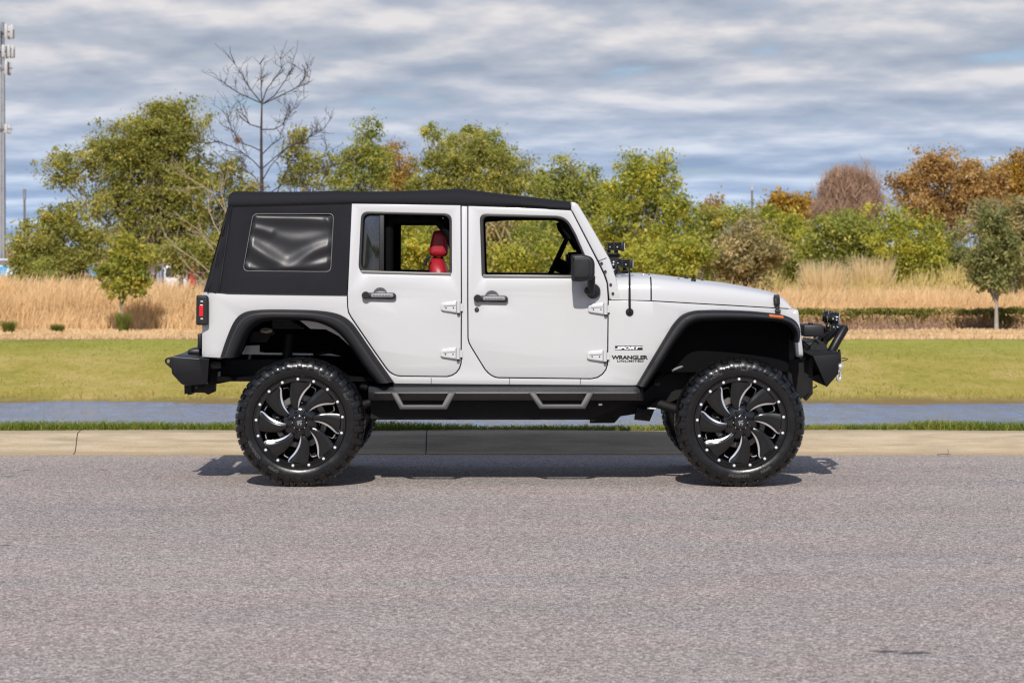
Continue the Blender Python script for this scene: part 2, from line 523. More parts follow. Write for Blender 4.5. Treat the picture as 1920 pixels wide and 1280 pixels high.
# dark stains and small pit-like dark spots
dark_spot = None
for (dx, dy, rx, ry) in ((1.58, -7.40, .075, .045), (1.475, -7.36, .06, .035), (.55, -5.0, .03, .02), (-2.7, -3.6, .04, .025), (2.4, -4.4, .03, .02), (-3.49, .69, .06, .035), (-3.46, 1.22, .05, .03), (-3.1, .85, .03, .02), (-2.9, 1.25, .03, .02), (-2.55, .86, .04, .02), (2.22, .95, .05, .03), (3.4, .4, .04, .02), (1.2, -2.2, .03, .02)):
    ax_ = k.math('DIVIDE', k.math('SUBTRACT', sxy.outputs[0], dx), rx); ay_ = k.math('DIVIDE', k.math('SUBTRACT', sxy.outputs[1], dy), ry)
    dd = k.math('SQRT', k.math('ADD', k.math('MULTIPLY', ax_, ax_), k.math('MULTIPLY', ay_, ay_)))
    dd = k.math('ADD', dd, k.math('MULTIPLY', k.math('SUBTRACT', f1, .5), 1.6))
    mk = k.range(dd, .5, 1.15, .85, 0, True)
    dark_spot = mk if dark_spot is None else k.math('MAXIMUM', dark_spot, mk)
col = k.mix(dark_spot, col, (.045, .045, .05))
k.color(col)
hgt = k.math('ADD', k.math('MULTIPLY', g1.outputs['Distance'], 1.0), k.math('MULTIPLY', f1, .5))
k.bump(hgt, .6, .006)

# weathered concrete kerb
k = mat('kerb_concrete', (.4, .34, .26), .85, 0, .3)
c = k.coord()
n1 = k.noise(k.mapped(c, (1.2, 6, 14)), 2.2, 6, .62); n2 = k.noise(c, 120, 4, .7); n3 = k.noise(k.mapped(c, (.35, 3, 3)), 2.5, 4, .6)
col = k.ramp(n1, [(.25, (.255, .195, .12)), (.5, (.355, .282, .188)), (.75, (.43, .355, .25))])
col = k.mix(k.range(n2, .35, .7, 0, .35), col, (.56, .48, .36))
sz = k.n('ShaderNodeSeparateXYZ'); k.l(c, sz.inputs[0])
col = k.mix(k.math('MULTIPLY', k.range(sz.outputs[2], .035, .005, 0, .65, True), k.range(n1, .3, .6, .5, 1)), col, (.40, .29, .155))
col = k.mix(k.math('MULTIPLY', k.range(k.noise(k.mapped(c, (.6, 1, 22)), 2.0, 4, .6), .52, .68, 0, .5, True), k.range(sz.outputs[2], .03, .06, 0, 1)), col, (.22, .18, .13))
col = k.mix(k.range(n3, .55, .75, 0, .55, True), col, (.25, .22, .19))
pit = k.voronoi(c, 38, out='Distance'); col = k.mix(k.range(pit, .04, .10, .6, 0, True), col, (.12, .10, .09))
k.color(col); k.bump(k.math('ADD', n2, k.math('MULTIPLY', n1, .5)), .4, .006)
k = mat('joint_dark', (.06, .05, .045), .9)

# far lawn, dirt, water
k = mat('lawn_turf', (.2, .2, .05), .9, 0, .2)
c = k.coord()
n1 = k.noise(k.mapped(c, (.45, .30, 1)), .6, 6, .66); n2 = k.noise(k.mapped(c, (1, .35, 1)), 1.7, 5, .7); n3 = k.noise(k.mapped(c, (1, .22, 1)), 6, 4, .75)
a_ = k.math('ADD', k.math('MULTIPLY', n1, .55), k.math('ADD', k.math('MULTIPLY', n2, .28), k.math('MULTIPLY', n3, .30)))
col = k.ramp(a_, [(.36, (.14, .165, .020)), (.45, (.25, .24, .034)), (.55, (.37, .305, .062)), (.66, (.48, .365, .12))])
sy = k.n('ShaderNodeSeparateXYZ'); k.l(c, sy.inputs[0])
# greener along the top of the slope, brown thatch at the water's edge
top = k.math('MULTIPLY', k.range(sy.outputs[1], 63, 71.5, 0, 1, True), k.range(n1, .3, .6, .3, 1.0))
col = k.mix(k.math('MULTIPLY', top, .65), col, (.24, .30, .035))
edge = k.range(k.math('ADD', sy.outputs[1], k.math('MULTIPLY', n2, 1.6)), 53.2, 55.4, .85, 0, True)
col = k.mix(edge, col, (.20, .135, .058))
k.color(col); k.bump(k.math('ADD', n3, n2), .8, .10)
k = mat('dirt', (.3, .2, .14), .95, 0, .2)
c = k.coord(); n1 = k.noise(c, .9, 6, .7); n2 = k.noise(c, 9, 4, .7)
k.color(k.ramp(k.math('ADD', k.math('MULTIPLY', n1, .6), k.math('MULTIPLY', n2, .4)), [(.3, (.20, .13, .08)), (.5, (.36, .23, .15)), (.7, (.44, .31, .19))]))
k.bump(n2, .8, .08)
k = mat('bank_soil', (.12, .10, .05), .95, 0, .2)
c = k.coord(); n1 = k.noise(c, 4, 5, .7)
k.color(k.ramp(n1, [(.35, (.07, .07, .02)), (.65, (.17, .14, .06))]))
k = mat('pond_water', (.08, .12, .18), .10, 0, .5)
c = k.coord()
w1 = k.noise(k.mapped(c, (.9, .22, 1)), 2.2, 5, .7, .4); w2 = k.noise(k.mapped(c, (1, .30, 1)), 7, 3, .6)
k.bump(k.math('ADD', w1, k.math('MULTIPLY', w2, .35)), 1.0, .32)
k.color(k.ramp(k.noise(k.mapped(c, (.15, .5, 1)), .8, 4, .6), [(.35, (.11, .23, .48)), (.65, (.18, .30, .53))]))

# vegetation: a leaf's own tone (attribute 'tint') picks its colour
def leafmat(name, c0, c1, c2, trans=.48, rough=.55):
    k = mat(name, c1, rough, 0, .3)
    a = k.n('ShaderNodeAttribute', attribute_name='tint')
    col = k.ramp(a.outputs['Fac'], [(0.0, c0), (.5, c1), (1.0, c2)])
    k.color(col)
    tr = k.n('ShaderNodeBsdfTranslucent'); k.l(k.mix(1.0, col, (1.15, 1.1, .6), 'MULTIPLY'), tr.inputs[0])
    ms = k.n('ShaderNodeMixShader'); ms.inputs[0].default_value = trans
    k.l(k.b.outputs[0], ms.inputs[1]); k.l(tr.outputs[0], ms.inputs[2]); k.l(ms.outputs[0], k.out.inputs[0])
leafmat('oak_leaf', (0.136, 0.157, 0.033), (0.378, 0.372, 0.090), (0.684, 0.586, 0.162))
leafmat('green_leaf', (0.125, 0.176, 0.045), (0.377, 0.405, 0.094), (0.750, 0.641, 0.162))
leafmat('bright_leaf', (0.150, 0.198, 0.037), (0.455, 0.466, 0.078), (0.826, 0.702, 0.125))
leafmat('autumn_leaf', (0.203, 0.129, 0.061), (0.535, 0.337, 0.127), (0.774, 0.578, 0.263))
leafmat('rust_olive_leaf', (0.203, 0.120, 0.026), (0.508, 0.317, 0.057), (0.730, 0.497, 0.098))
leafmat('grey_leaf', (0.166, 0.163, 0.072), (0.419, 0.359, 0.177), (0.758, 0.605, 0.344))
leafmat('dark_leaf', (0.091, 0.110, 0.038), (0.287, 0.299, 0.112), (0.603, 0.544, 0.240))
leafmat('sapling_leaf', (0.131, 0.163, 0.028), (0.395, 0.408, 0.075), (0.838, 0.622, 0.114))
leafmat('twig_brown', (0.209, 0.122, 0.079), (0.389, 0.251, 0.171), (0.568, 0.388, 0.277), trans=.1)
leafmat('straw', (.40, .26, .13), (.74, .53, .305), (.92, .71, .46), trans=.42, rough=.7)
leafmat('straw_green', (.30, .25, .07), (.55, .45, .17), (.75, .60, .30), trans=.35, rough=.7)
leafmat('verge_blade', (.07, .115, .014), (.17, .235, .03), (.46, .40, .10), trans=.40, rough=.5)
leafmat('tuft_blade', (.06, .08, .015), (.15, .18, .03), (.30, .29, .07), trans=.3)
leafmat('hedge_leaf', (.095, .115, .018), (.29, .27, .055), (.66, .43, .25), trans=.35)
k = mat('bark', (.16, .13, .11), .9)
n = k.noise(k.mapped(k.coord(), (6, 6, 1.5)), 2.5, 5, .7); k.color(k.ramp(n, [(.3, (.09, .07, .06)), (.7, (.26, .21, .18))])); k.bump(n, .8, .03)
k = mat('cypress_bark', (.12, .075, .065), .9)
n = k.noise(k.mapped(k.coord(), (6, 6, 1.5)), 3, 5, .7); k.color(k.ramp(n, [(.3, (.028, .019, .018)), (.7, (.08, .053, .047))]))
k = mat('pale_twig', (.36, .28, .19), .9)
k = mat('pale_bark', (.34, .30, .25), .9)
n = k.noise(k.mapped(k.coord(), (8, 8, 2)), 3, 5, .7); k.color(k.ramp(n, [(.3, (.22, .19, .16)), (.7, (.46, .41, .35))]))

# far structures
k = mat('galvanised', (.34, .36, .39), .5, .3)
n = k.noise(k.coord(), .7, 4, .6); k.color(k.ramp(n, [(.3, (.17, .185, .21)), (.7, (.30, .315, .345))]))
k = mat('antenna_white', (.46, .46, .45), .5)
k = mat('fascia_blue', (.10, .38, .68), .45)
k = mat('canopy_white', (.70, .70, .70), .5)
k = mat('wall_grey', (.36, .34, .36), .8)
k = mat('truck_white', (.72, .73, .76), .4)
k = mat('truck_red', (.60, .04, .06), .4)
k = mat('truck_grey', (.30, .33, .40), .5)
k = mat('shop_glass', (.05, .06, .075), .1)
k = mat('wood_pole', (.16, .14, .12), .9)
k = mat('stud_metal', (.80, .80, .80), .3, .3)
k = mat('vent_hole_light', (.16, .17, .18), .5, .2)
k = mat('arch_plastic', (.045, .045, .047), .55, 0, .4)

# ================================================================ the off-road vehicle
W = 1.56                                   # body width; the near side lies on y = 0
ROOT = empty('off_road_vehicle', (0.05, W / 2, 0))
tag(ROOT, 'white four door off-road vehicle with black soft top and big black wheels', 'car')

def lean(x, y, z):
    d = 0.0
    if z > 1.28: d += .085 * (z - 1.28)
    if z < 1.10: d += .016 * ((1.10 - z) / .45) ** 2
    if x > .943: d += .17 * ((x - .943) / .97) ** 1.4
    if x < -1.96: d += .05 * (min(1, (-1.96 - x) / .12)) ** 2
    return (x, y + d, z)
CZ = (.72, .8, .9, 1.0, 1.1, 1.28)
CX = (-2.04, -2.0, -1.96, .95, 1.1, 1.25, 1.4, 1.55, 1.7, 1.82)
def side(polys, y, thick, bev=.004, cz=CZ, cx=CX):
    return plate(polys, y, thick, bev, cz, cx).shift(lean)
def blacken(mb, mi=1, sign=1):
    """faces turned into the cabin take the dark trim"""
    out = []
    for q, m in zip(mb.f, mb.m):
        a = Vector(mb.v[q[0]]); n = Vector((0, 0, 0))
        for i in range(1, len(q) - 1): n += (Vector(mb.v[q[i]]) - a).cross(Vector(mb.v[q[i + 1]]) - a)
        out.append(mi if n.length > 0 and n.normalized().y * sign > .25 else m)
    mb.m = out; return mb

# ---- outlines measured on the photograph
REAR_OUT = [(412.7, 669.5), (421.8, 640.5), (434, 610), (441, 598), (449, 590), (459, 584.5), (470.6, 581.7), (490, 580), (513, 579.4), (574, 580.3),
            (600, 582), (620, 584.5), (634, 588), (644, 592.3), (655, 599.5), (665.5, 610), (696, 655.7), (738.6, 716)]
REAR_IN = [(447, 669), (455, 649.6), (463, 632), (470.6, 619), (479, 610.5), (489, 605), (500, 601.5), (513, 599.6), (574, 600.5), (592, 603), (604.6, 606.5),
           (618, 612), (629, 618.5), (640, 628), (650, 639), (665, 659), (684, 688.5), (708, 717)]
FRONT_OUT = [(1193, 722), (1223, 670.6), (1253, 621), (1261, 608), (1269.5, 598), (1277, 591), (1286, 586.3), (1297, 583), (1308, 581.4), (1346, 580.8), (1401, 582.6),
             (1442, 586.5), (1463, 589), (1477, 592.4), (1487, 597), (1494.5, 604), (1499.5, 614), (1501, 626), (1498.5, 641)]
FRONT_IN = [(1211, 724), (1238, 684), (1256, 655), (1266, 640), (1277, 626), (1284, 617), (1292, 609.5), (1300, 605), (1310, 602), (1346, 600), (1401, 600),
            (1439, 601), (1458, 603), (1470, 606.5), (1478, 611), (1484, 617.5), (1488, 625), (1488.5, 632), (1487, 641)]
def inset(poly, k, about):
    return [(about[0] + (a - about[0]) * k, about[1] + (b - about[1]) * k) for a, b in poly]
REAR_CUT, FRONT_CUT = inset(REAR_OUT, .955, (575, 700)), inset(FRONT_OUT, .965, (1350, 700))

RD = [(659, 381.6), (863.2, 384.7), (864.3, 560), (863.6, 680), (860.5, 690), (855, 697.5), (847, 702.5), (837.5, 705), (753, 704.2), (744, 703), (737.5, 700.3), (731, 696), (726, 690.5),
      (701, 655), (671, 611), (659.5, 594), (654.5, 585), (652.8, 575), (652.2, 553)]
FD = [(878, 386), (1069, 393.5), (1072, 396.5), (1120.5, 491), (1132, 515), (1137.5, 531), (1139.5, 560), (1138.2, 683), (1135, 692.5), (1129, 700.5), (1120, 706.5), (1108.7, 709), (933.7, 707), (927.5, 705.5),
      (921.5, 702.5), (916, 698), (910, 691.5), (884.5, 650), (880.5, 642), (878.5, 634), (878, 560)]
RW = fillet([(677.5, 396.8), (846, 400.8), (846.5, 515.8), (672.5, 511)], [14, 14, 9, 17], 6)
FW = fillet([(900.5, 401), (1061, 405.5), (1080, 440), (1104, 496), (1107, 520.5), (904.5, 519.8)], [13, 22, 0, 10, 7, 7], 6)

# ---- body: near and far sides, floor, firewall, tailgate
belt = [(379, 548.6), (650.3, 553.2), (650.8, 575), (652.5, 586), (657.5, 595.5), (669, 612.5), (699, 656.5), (724, 692), (729.5, 698), (736.5, 702.5), (744, 705.2), (753, 706.4),
        (837.8, 707.2), (848, 704.5), (856.5, 699), (862.5, 691), (865.6, 680.5), (866.2, 560), (865.2, 384.9), (876, 385.2), (876, 560), (876.5, 634.5), (878.6, 643),
        (882.8, 651.2), (908.3, 692.7), (914.5, 699.6), (920.5, 704.3), (927, 707.6), (933.5, 709.2), (1108.7, 711.2), (1121, 708.6), (1130.6, 702), (1137, 693.3), (1140.3, 683),
        (1141.5, 563), (1180, 563.6), (1221, 565), (1373, 574), (1488, 581), (1492, 580), (1496, 594), (1500, 612)]
outline = belt + FRONT_CUT[::-1] + [(1186, 722.4), (960, 720.8), (742, 719)] + REAR_CUT[::-1] + [(377.7, 669.5)]
sidepl = side([XZ(outline)], 0.0, .05, .003)
jamb_out = [(650, 383), (866, 384), (876, 385), (1069, 394), (1120, 490), (1141, 540), (1143, 712), (905, 712), (870, 640), (868, 708), (735, 706), (650, 590)]
jamb = side([XZ(jamb_out), XZ(inset(RW, 1.02, (760, 455))), XZ(inset(FW, 1.02, (1000, 462)))], .062, .01, .001)
blacken(sidepl)
body = MB().join(sidepl)
body.join(jamb, 1)
body.join(body.mirrored(W))
fx = P(1141, 0)[0]
z_belt, z_floor = P(0, 549)[2], .72
xr = P(377.7, 0)[0]
body.box((xr + .1, .055, z_floor - .03), (fx + .02, W - .055, z_floor), 1)            # floor
body.box((P(480, 0)[0], .52, z_floor), (P(640, 0)[0], W - .52, .98), 1)             # raised cargo floor over the arches
body.box((xr + .0, .045, .87), (xr + .05, W - .045, z_belt), 0)                       # tailgate
body.box((xr + .004, .05, .84), (xr + .046, W - .05, .868), 1)
body.box((fx + .0, .055, z_floor), (fx + .03, W - .055, 1.19), 1)                     # firewall
# seams in the sill
sill = obj('body', body, ['white_paint', 'black_trim'], ROOT, 32)
for sx_ in (808, 955, 1088):
    a = P(sx_, 708); b = P(sx_ + .9, 720.2)
    obj('panel_seam', MB().box((a[0], lean(*a)[1] - .0012, b[2]), (b[0], .02, a[2]), 0), 'black_mark', sill)
# model lettering on the front wing
def sticker(s, x0, x1, y0, y1, **kw):
    X0, _, Z1 = P(x0, y0); X1, _, Z0 = P(x1, y1)
    return fit(text_mb(s, .1, **kw), X0, X1, Z0, Z1, 0)
def on_side(mb, proud):
    return mb.shift(lambda x, y, z: (x, lean(x, 0, z)[1] + y - proud, z))
dec = MB()
dec.join(on_side(sticker('WRANGLER', 1146.6, 1215, 666, 673.6, offset=.0042, spacing=.95), .0025))
dec.join(on_side(sticker('UNLIMITED', 1157, 1207, 674.8, 678.6, offset=.003, spacing=1.1, shear=.15), .0025))
obj('model_lettering', dec, 'black_mark', sill)
blk = on_side(plate([XZ([(1153.2, 648), (1205, 648), (1205, 656), (1153.2, 656)])], 0, .001, .0002), .002)
obl = obj('trim_badge', blk, 'black_mark', sill)
stx = on_side(sticker('SPORT', 1155.5, 1201, 649.2, 655, offset=.0055, shear=.35, spacing=1.02), .0036)
for x0, x1, y0, y1 in ((1153.2, 1160, 653.4, 654.9), (1198, 1205, 650, 651.3)):
    a, b = P(x0, y0), P(x1, y1)
    stx.box((a[0], lean(a[0], 0, a[2])[1] - .0034, b[2]), (b[0], lean(a[0], 0, a[2])[1] - .002, a[2]))
obj('badge_lettering', stx, 'white_mark', sill)

# ---- doors
def handle_on(door, px, py):
    cx, _, cz = P(px, py); y0 = lean(cx, 0, cz)[1]
    s = (CAM_D) / F
    def q(dx, dy): return (cx + dx * s, cz - dy * s)
    mb = MB()
    grip = fillet([q(-31.5, -3), q(-20, -5.5), (q(-8, -5)), q(28, -5), q(32, -1), q(32, 4), q(28, 7.5), q(-14, 6.5), q(-22, 6.5), q(-31.5, 4)], .012, 4)
    mb.join(plate([grip], y0 - .036, .022, .006))
    mb.cyl((cx - 25 * s, y0 - .044, cz), (cx - 25 * s, y0 + .0, cz), 7.2 * s, 24)
    mb.cyl((cx - 25 * s, y0 - .047, cz), (cx - 25 * s, y0 - .040, cz), 4.6 * s, 20, 2)
    for dx in (-26, 27): mb.cyl((cx + dx * s, y0 - .02, cz), (cx + dx * s, y0 + .01, cz), 4 * s, 12)
    ins = plate([fillet([q(-15, -2.6), q(26, -2.6), q(27.5, 0), q(26, 3.2), q(-15, 3.2)], .008, 3)], y0 - .038, .006, .001)
    mb.join(ins, 1)
    for i in range(6): mb.cyl((cx + (-9 + i * 5.6) * s, y0 - .0395, cz), (cx + (-9 + i * 5.6) * s, y0 - .034, cz), 1.15 * s, 10, 2)
    obj('door_handle', mb, ['black_plastic', 'grey_metal', 'black_mark'], door)
def hinge_on(door, x0, x1, y0, y1):
    yy = lean(*P(x0, y0))[1]
    s = CAM_D / F; h = y1 - y0
    mb = MB()
    arm = [(x0, y0 + h * .22), (x0 + 5, y0 + h * .13), (x1 - 8, y0), (x1 - 8, y1 - h * .12), (x0 + 4, y1 - h * .28), (x0, y1 - h * .36)]
    mb.join(plate([fillet(XZ(arm), .004, 2)], yy - .024, .022, .005))
    rib = [(x0 + 5, y0 + h * .26), (x1 - 10, y0 + h * .20), (x1 - 10, y0 + h * .34), (x0 + 5, y0 + h * .38)]
    mb.join(plate([XZ(rib)], yy - .030, .008, .0025))
    xb, _, zt = P(x1 - 4.2, y0 + 1); zb = P(0, y1 - h * .13)[2]
    mb.cyl((xb, yy - .020, zb), (xb, yy - .020, zt), 3.6 * s, 16)
    mb.box((xb - .001, yy - .016, zb + .012), (P(x1 + .5, 0)[0] + .012, yy + .004, zt - .014))
    mb.cyl((xb, yy - .018, zb - h * .14 * s), (xb, yy - .018, zb + .001), 2.8 * s, 12, 1)
    for bx in (x0 + 9.5, x0 + 23.5):
        b = P(bx, y0 + h * .5)
        mb.cyl((b[0], yy - .0275, b[2]), (b[0], yy - .02, b[2]), 1.3 * s, 8, 1)
    obj('hinge', mb, ['white_paint', 'black_plastic'], door)

def make_door(outline, window, handle, hinges, sill_bar, near=True):
    dish = circle(handle[0] + 1.8, handle[1] - 1.2, 13.2, 28)
    pan = side([XZ(outline), XZ(window), XZ(dish)], -.006, .05, .0045)
    blacken(pan)
    # recess behind the handle
    cx, _, cz = P(handle[0] + 1.8, handle[1] - 1.2); r = 13.4 * CAM_D / F; y0 = lean(cx, 0, cz)[1] - .003
    pan.lathe([(r, 0.0)] + [(r * math.cos(t), .034 * math.sin(t)) for t in np.linspace(.15, math.pi / 2 - .001, 7)], 28, 0, (cx, y0, cz))
    if not near: pan = pan.mirrored(W)
    d = obj('door', pan, ['white_paint', 'black_trim'], ROOT, 32)
    cen = (sum(a for a, b in window) / len(window), sum(b for a, b in window) / len(window))
    seal = side([XZ(inset(window, 1.012, cen)), XZ([(cen[0] + (a - cen[0]) * .955, cen[1] + (b - cen[1]) * .935) for a, b in window])], -.0095, .054, .003)
    bar = side([XZ(sill_bar)], -.0125, .02, .002)
    if not near: seal, bar = seal.mirrored(W), bar.mirrored(W)
    obj('window_seal', seal, 'rubber_seal', d)
    obj('window_sill', bar, 'sill_metal', d)
    if near:
        handle_on(d, *handle)
        for h in hinges: hinge_on(d, *h)
    return d
rs = [(675, 507.5), (845.5, 511.5), (845.5, 516.3), (680, 512.3)]
fs = [(905.5, 514.8), (1072, 516), (1072, 521), (906.5, 520.3)]
door_r = make_door(RD, RW, (711, 553.5), [(826.8, 864, 564, 589.5), (826, 863.2, 651, 676)], rs)
door_f = make_door(FD, FW, (920.5, 559.2), [(1103, 1139.6, 567, 592.5), (1100.5, 1138.6, 655.5, 680.5)], fs)
far_r = make_door(RD, RW, (711, 553.5), [], rs, False)
far_f = make_door(FD, FW, (920.5, 559.2), [], fs, False)
# fixed quarter light and its divider in each rear door
for d, near in ((door_r, True), (far_r, False)):
    g_ = side([XZ(fillet([(678, 398), (711.5, 398.6), (711.5, 511), (674, 510)], [10, 0, 0, 14], 5))], .020, .006, .001)
    b_ = side([XZ([(711, 397), (719.5, 397.2), (719.5, 512), (711, 511.8)])], .004, .035, .003)
    if not near: g_, b_ = g_.mirrored(W), b_.mirrored(W)
    obj('quarter_window', g_, 'tinted_glass', d)
    obj('window_divider', b_, 'black_plastic', d)
b = P(894, 580.3); y0 = lean(*b)[1]
lockmb = MB().cyl((b[0], y0 - .013, b[2]), (b[0], y0, b[2]), .0150, 20).cyl((b[0], y0 - .0145, b[2]), (b[0], y0 - .012, b[2]), .009, 16, 1)
obj('door_lock', lockmb, ['black_plastic', 'dark_steel'], door_f)

# ---- wing mirrors (housing, arm and ball) on the front doors
def mirror_mb():
    mb = MB()
    yk = -.24
    sh = XZ(fillet([(1070.5, 477.5), (1092, 476.5), (1109, 481.5), (1114.6, 491), (1114.6, 516), (1109.5, 523.5), (1092, 528), (1071.5, 527)], [3, 6, 8, 7, 8, 7, 8, 4], 5), -.15)
    mb.join(plate([sh], yk, .17, .022, res=3))
    mb.join(plate([XZ(fillet([(1075, 483), (1098, 483), (1106, 490), (1107, 515), (1100, 521), (1076, 521)], 5, 3), -.22)], yk - .006, .02, .007, res=2))
    a = P(1108.5, 519, -.13); c = P(1108.5, 546, -.06)
    mb.tube([a, P(1108.5, 532, -.11), c, P(1111, 549, -.03)], [.028, .026, .028, .03], 14)
    mb.sphere(P(1103.5, 545, -.07), .030, sub=3, scale=(1, .8, .9))
    mb.sphere(P(1112.5, 546, -.02), .051, sub=3, scale=(.95, .85, 1.0))
    return mb
mm = mirror_mb()
obj('wing_mirror', mm, 'black_plastic', door_f, 40)
obj('wing_mirror', mm.mirrored(W), 'black_plastic', far_f, 40)

# ---- windscreen frame
pil = [(1071, 378.5), (1078, 379), (1083, 382), (1087, 387.5), (1103.7, 415), (1144, 486), (1157, 528), (1164.3, 561.3), (1142.5, 561), (1141, 545), (1139.5, 530), (1134.5, 514.5), (1122.5, 490), (1074.3, 397.3), (1070.5, 392)]
wf = side([XZ(pil)], -.002, .075, .012, cx=())
wf.join(wf.mirrored(W))
hd = XZ([(1070.5, 379), (1078, 379.4), (1083, 382.4), (1087, 387.5), (1095, 401), (1087, 401), (1078, 397), (1071, 393)])
y_a = lean(0, 0, 1.88)[1]
wf.prism(hd, y_a + .05, W - y_a - .05)
wfo = obj('windscreen_frame', wf, ['white_paint'], ROOT, 40)
sm = MB()
pa, pb = P(1121.5, 490.2), P(1137.5, 484)
ya = lean(*pa)[1]
sm.add([(pa[0], ya - .0035, pa[2]), (pb[0], ya - .0035, pb[2]), (pb[0], ya - .0035, pb[2] + .004), (pa[0], ya - .0035, pa[2] + .004),
        (pa[0], ya + .01, pa[2]), (pb[0], ya + .01, pb[2]), (pb[0], ya + .01, pb[2] + .004), (pa[0], ya + .01, pa[2] + .004)],
       [(0, 1, 2, 3), (4, 7, 6, 5), (3, 2, 6, 7), (0, 4, 5, 1), (0, 3, 7, 4), (1, 5, 6, 2)])
obj('frame_seam', sm, 'black_mark', wfo)
for bx, by in ((1128, 493.5), (1135, 509), (1145, 533.5), (1149, 550)):
    q = P(bx, by); yq = lean(*q)[1]
    obj('bolt', MB().cyl((q[0], yq - .011, q[2]), (q[0], yq + .01, q[2]), .0093, 12).cyl((q[0], yq - .012, q[2]), (q[0], yq - .009, q[2]), .005, 6, 1), ['black_plastic', 'dark_steel'], wfo)
gl = XZ([(1090, 396), (1093, 396), (1153, 508), (1150, 508)])
obj('windscreen', MB().prism(gl, y_a + .07, W - y_a - .07), 'clear_glass', wfo)

# ---- bonnet and cowl, lofted across the car
TOP = [(1160, 516), (1180, 514.5), (1206.6, 513.6), (1230, 515), (1264, 519), (1318.7, 525.7), (1373, 532.5), (1428, 542), (1455, 547.8), (1466, 551.5), (1474, 556.5), (1480.5, 562.5), (1486, 570), (1489.5, 578.5)]
SEAM = [(1141, 561.5), (1220, 563), (1373, 572), (1489, 579.2)]
def bonnet_ring(px, drop=0.0, inn=0.0):
    X = P(px, 0)[0]
    zs, zt = P(0, interp(SEAM, px))[2], P(0, interp(TOP, px))[2] - drop
    zt = max(zt, zs + .004)
    ys = lean(X, 0, 1.2)[1] + inn
    h = zt - zs
    half = [(0, 0), (.002, .22), (.006, .42), (.016, .60), (.034, .74), (.065, .845), (.12, .915), (.22, .96), (.36, .985), (W / 2 - ys, 1.0)]
    ring = [(X, ys + a, zs + b * h) for a, b in half]
    return ring + [(X, W - y, z) for _, y, z in ring[-2::-1]]
bon = MB().loft([bonnet_ring(p) for p in (1222.3, 1226, 1250, 1290, 1330, 1373, 1410, 1440, 1456, 1466, 1474, 1480.5, 1485, 1488.5)])
bonnet = obj('bonnet', bon, 'white_paint', ROOT, 50)
cw = MB().loft([bonnet_ring(p) for p in (1146, 1160, 1180, 1200, 1214, 1219.6)])
cowl = obj('cowl', cw, 'white_paint', ROOT, 50)
eb = MB().loft([bonnet_ring(p, .02, .012) for p in (1144, 1180, 1220, 1300, 1400, 1470, 1484)])
eb.box((fx + .03, .06, .75), (P(1484, 0)[0], .09, 1.2)); eb.box((fx + .03, W - .09, .75), (P(1484, 0)[0], W - .06, 1.2))
eb.shift(lambda x, y, z: (x, y + (.14 * max(0, (x - .94) / .97) if y < .5 and z < 1.201 and x > .94 and y < .1 else 0), z))
obj('engine_bay', eb, 'black_trim', ROOT, 50)
# small fittings on the bonnet
for bx, by, bw, bh, y_, m in ((1286.5, 521.5, 9, 6, .42, 'black_plastic'), (1300, 525.5, 10, 7.5, .16, 'black_plastic'), (1316.5, 526, 6, 6, .40, 'black_plastic'), (1272, 522.5, 5, 2.4, .2, 'black_plastic')):
    X, _, Z = P(bx, by, y_); s = CAM_D / F
    obj('bonnet_bumper', MB().cyl((X, y_, Z - bh * s), (X, y_, Z + bh * s * .1), bw * s * .5, 12).sphere((X, y_, Z + bh * s * .1), bw * s * .5, sub=2, scale=(1, 1, .55)), m, bonnet)
for bx, by in ((1206, 514), (1218.5, 517.5)):
    X, _, Z = P(bx, by, .16)
    obj('washer_nozzle', MB().sphere((X, .16, Z - .004), .013, sub=2, scale=(1, 1, .7)), 'chrome', cowl)
# bonnet latch
X0, _, Z0 = P(1460, 553.5); yl = lean(X0, 0, 1.2)[1]
lt = MB()
def lq(x, y): p = P(x, y); return (p[0], p[2])
lt.join(plate([fillet([lq(1455, 553), lq(1464, 552.4), lq(1465.5, 558.5), lq(1465.8, 571), lq(1463.5, 574), lq(1457, 574), lq(1453.8, 569), lq(1453.3, 559)], .004, 2)], yl - .030, .034, .006))
lt.join(plate([fillet([lq(1458, 571), lq(1463.5, 571), lq(1464.5, 583), lq(1458.5, 583)], .003, 2)], yl - .022, .022, .004))
lt.join(plate([fillet([lq(1456, 580.5), lq(1467.5, 580.5), lq(1467, 587.5), lq(1457, 587)], .004, 2)], yl - .022, .024, .005))
lt.join(plate([fillet([lq(1455.5, 561), lq(1459.5, 561), lq(1460.5, 570), lq(1456, 570)], .003, 2)], yl - .034, .01, .003), 1)
lt.box((lq(1460, 0)[0], yl - .033, lq(0, 559.5)[1]), (lq(1464, 0)[0], yl - .028, lq(0, 557)[1]), 1)
obj('bonnet_latch', lt, ['black_plastic', 'dark_steel'], bonnet)

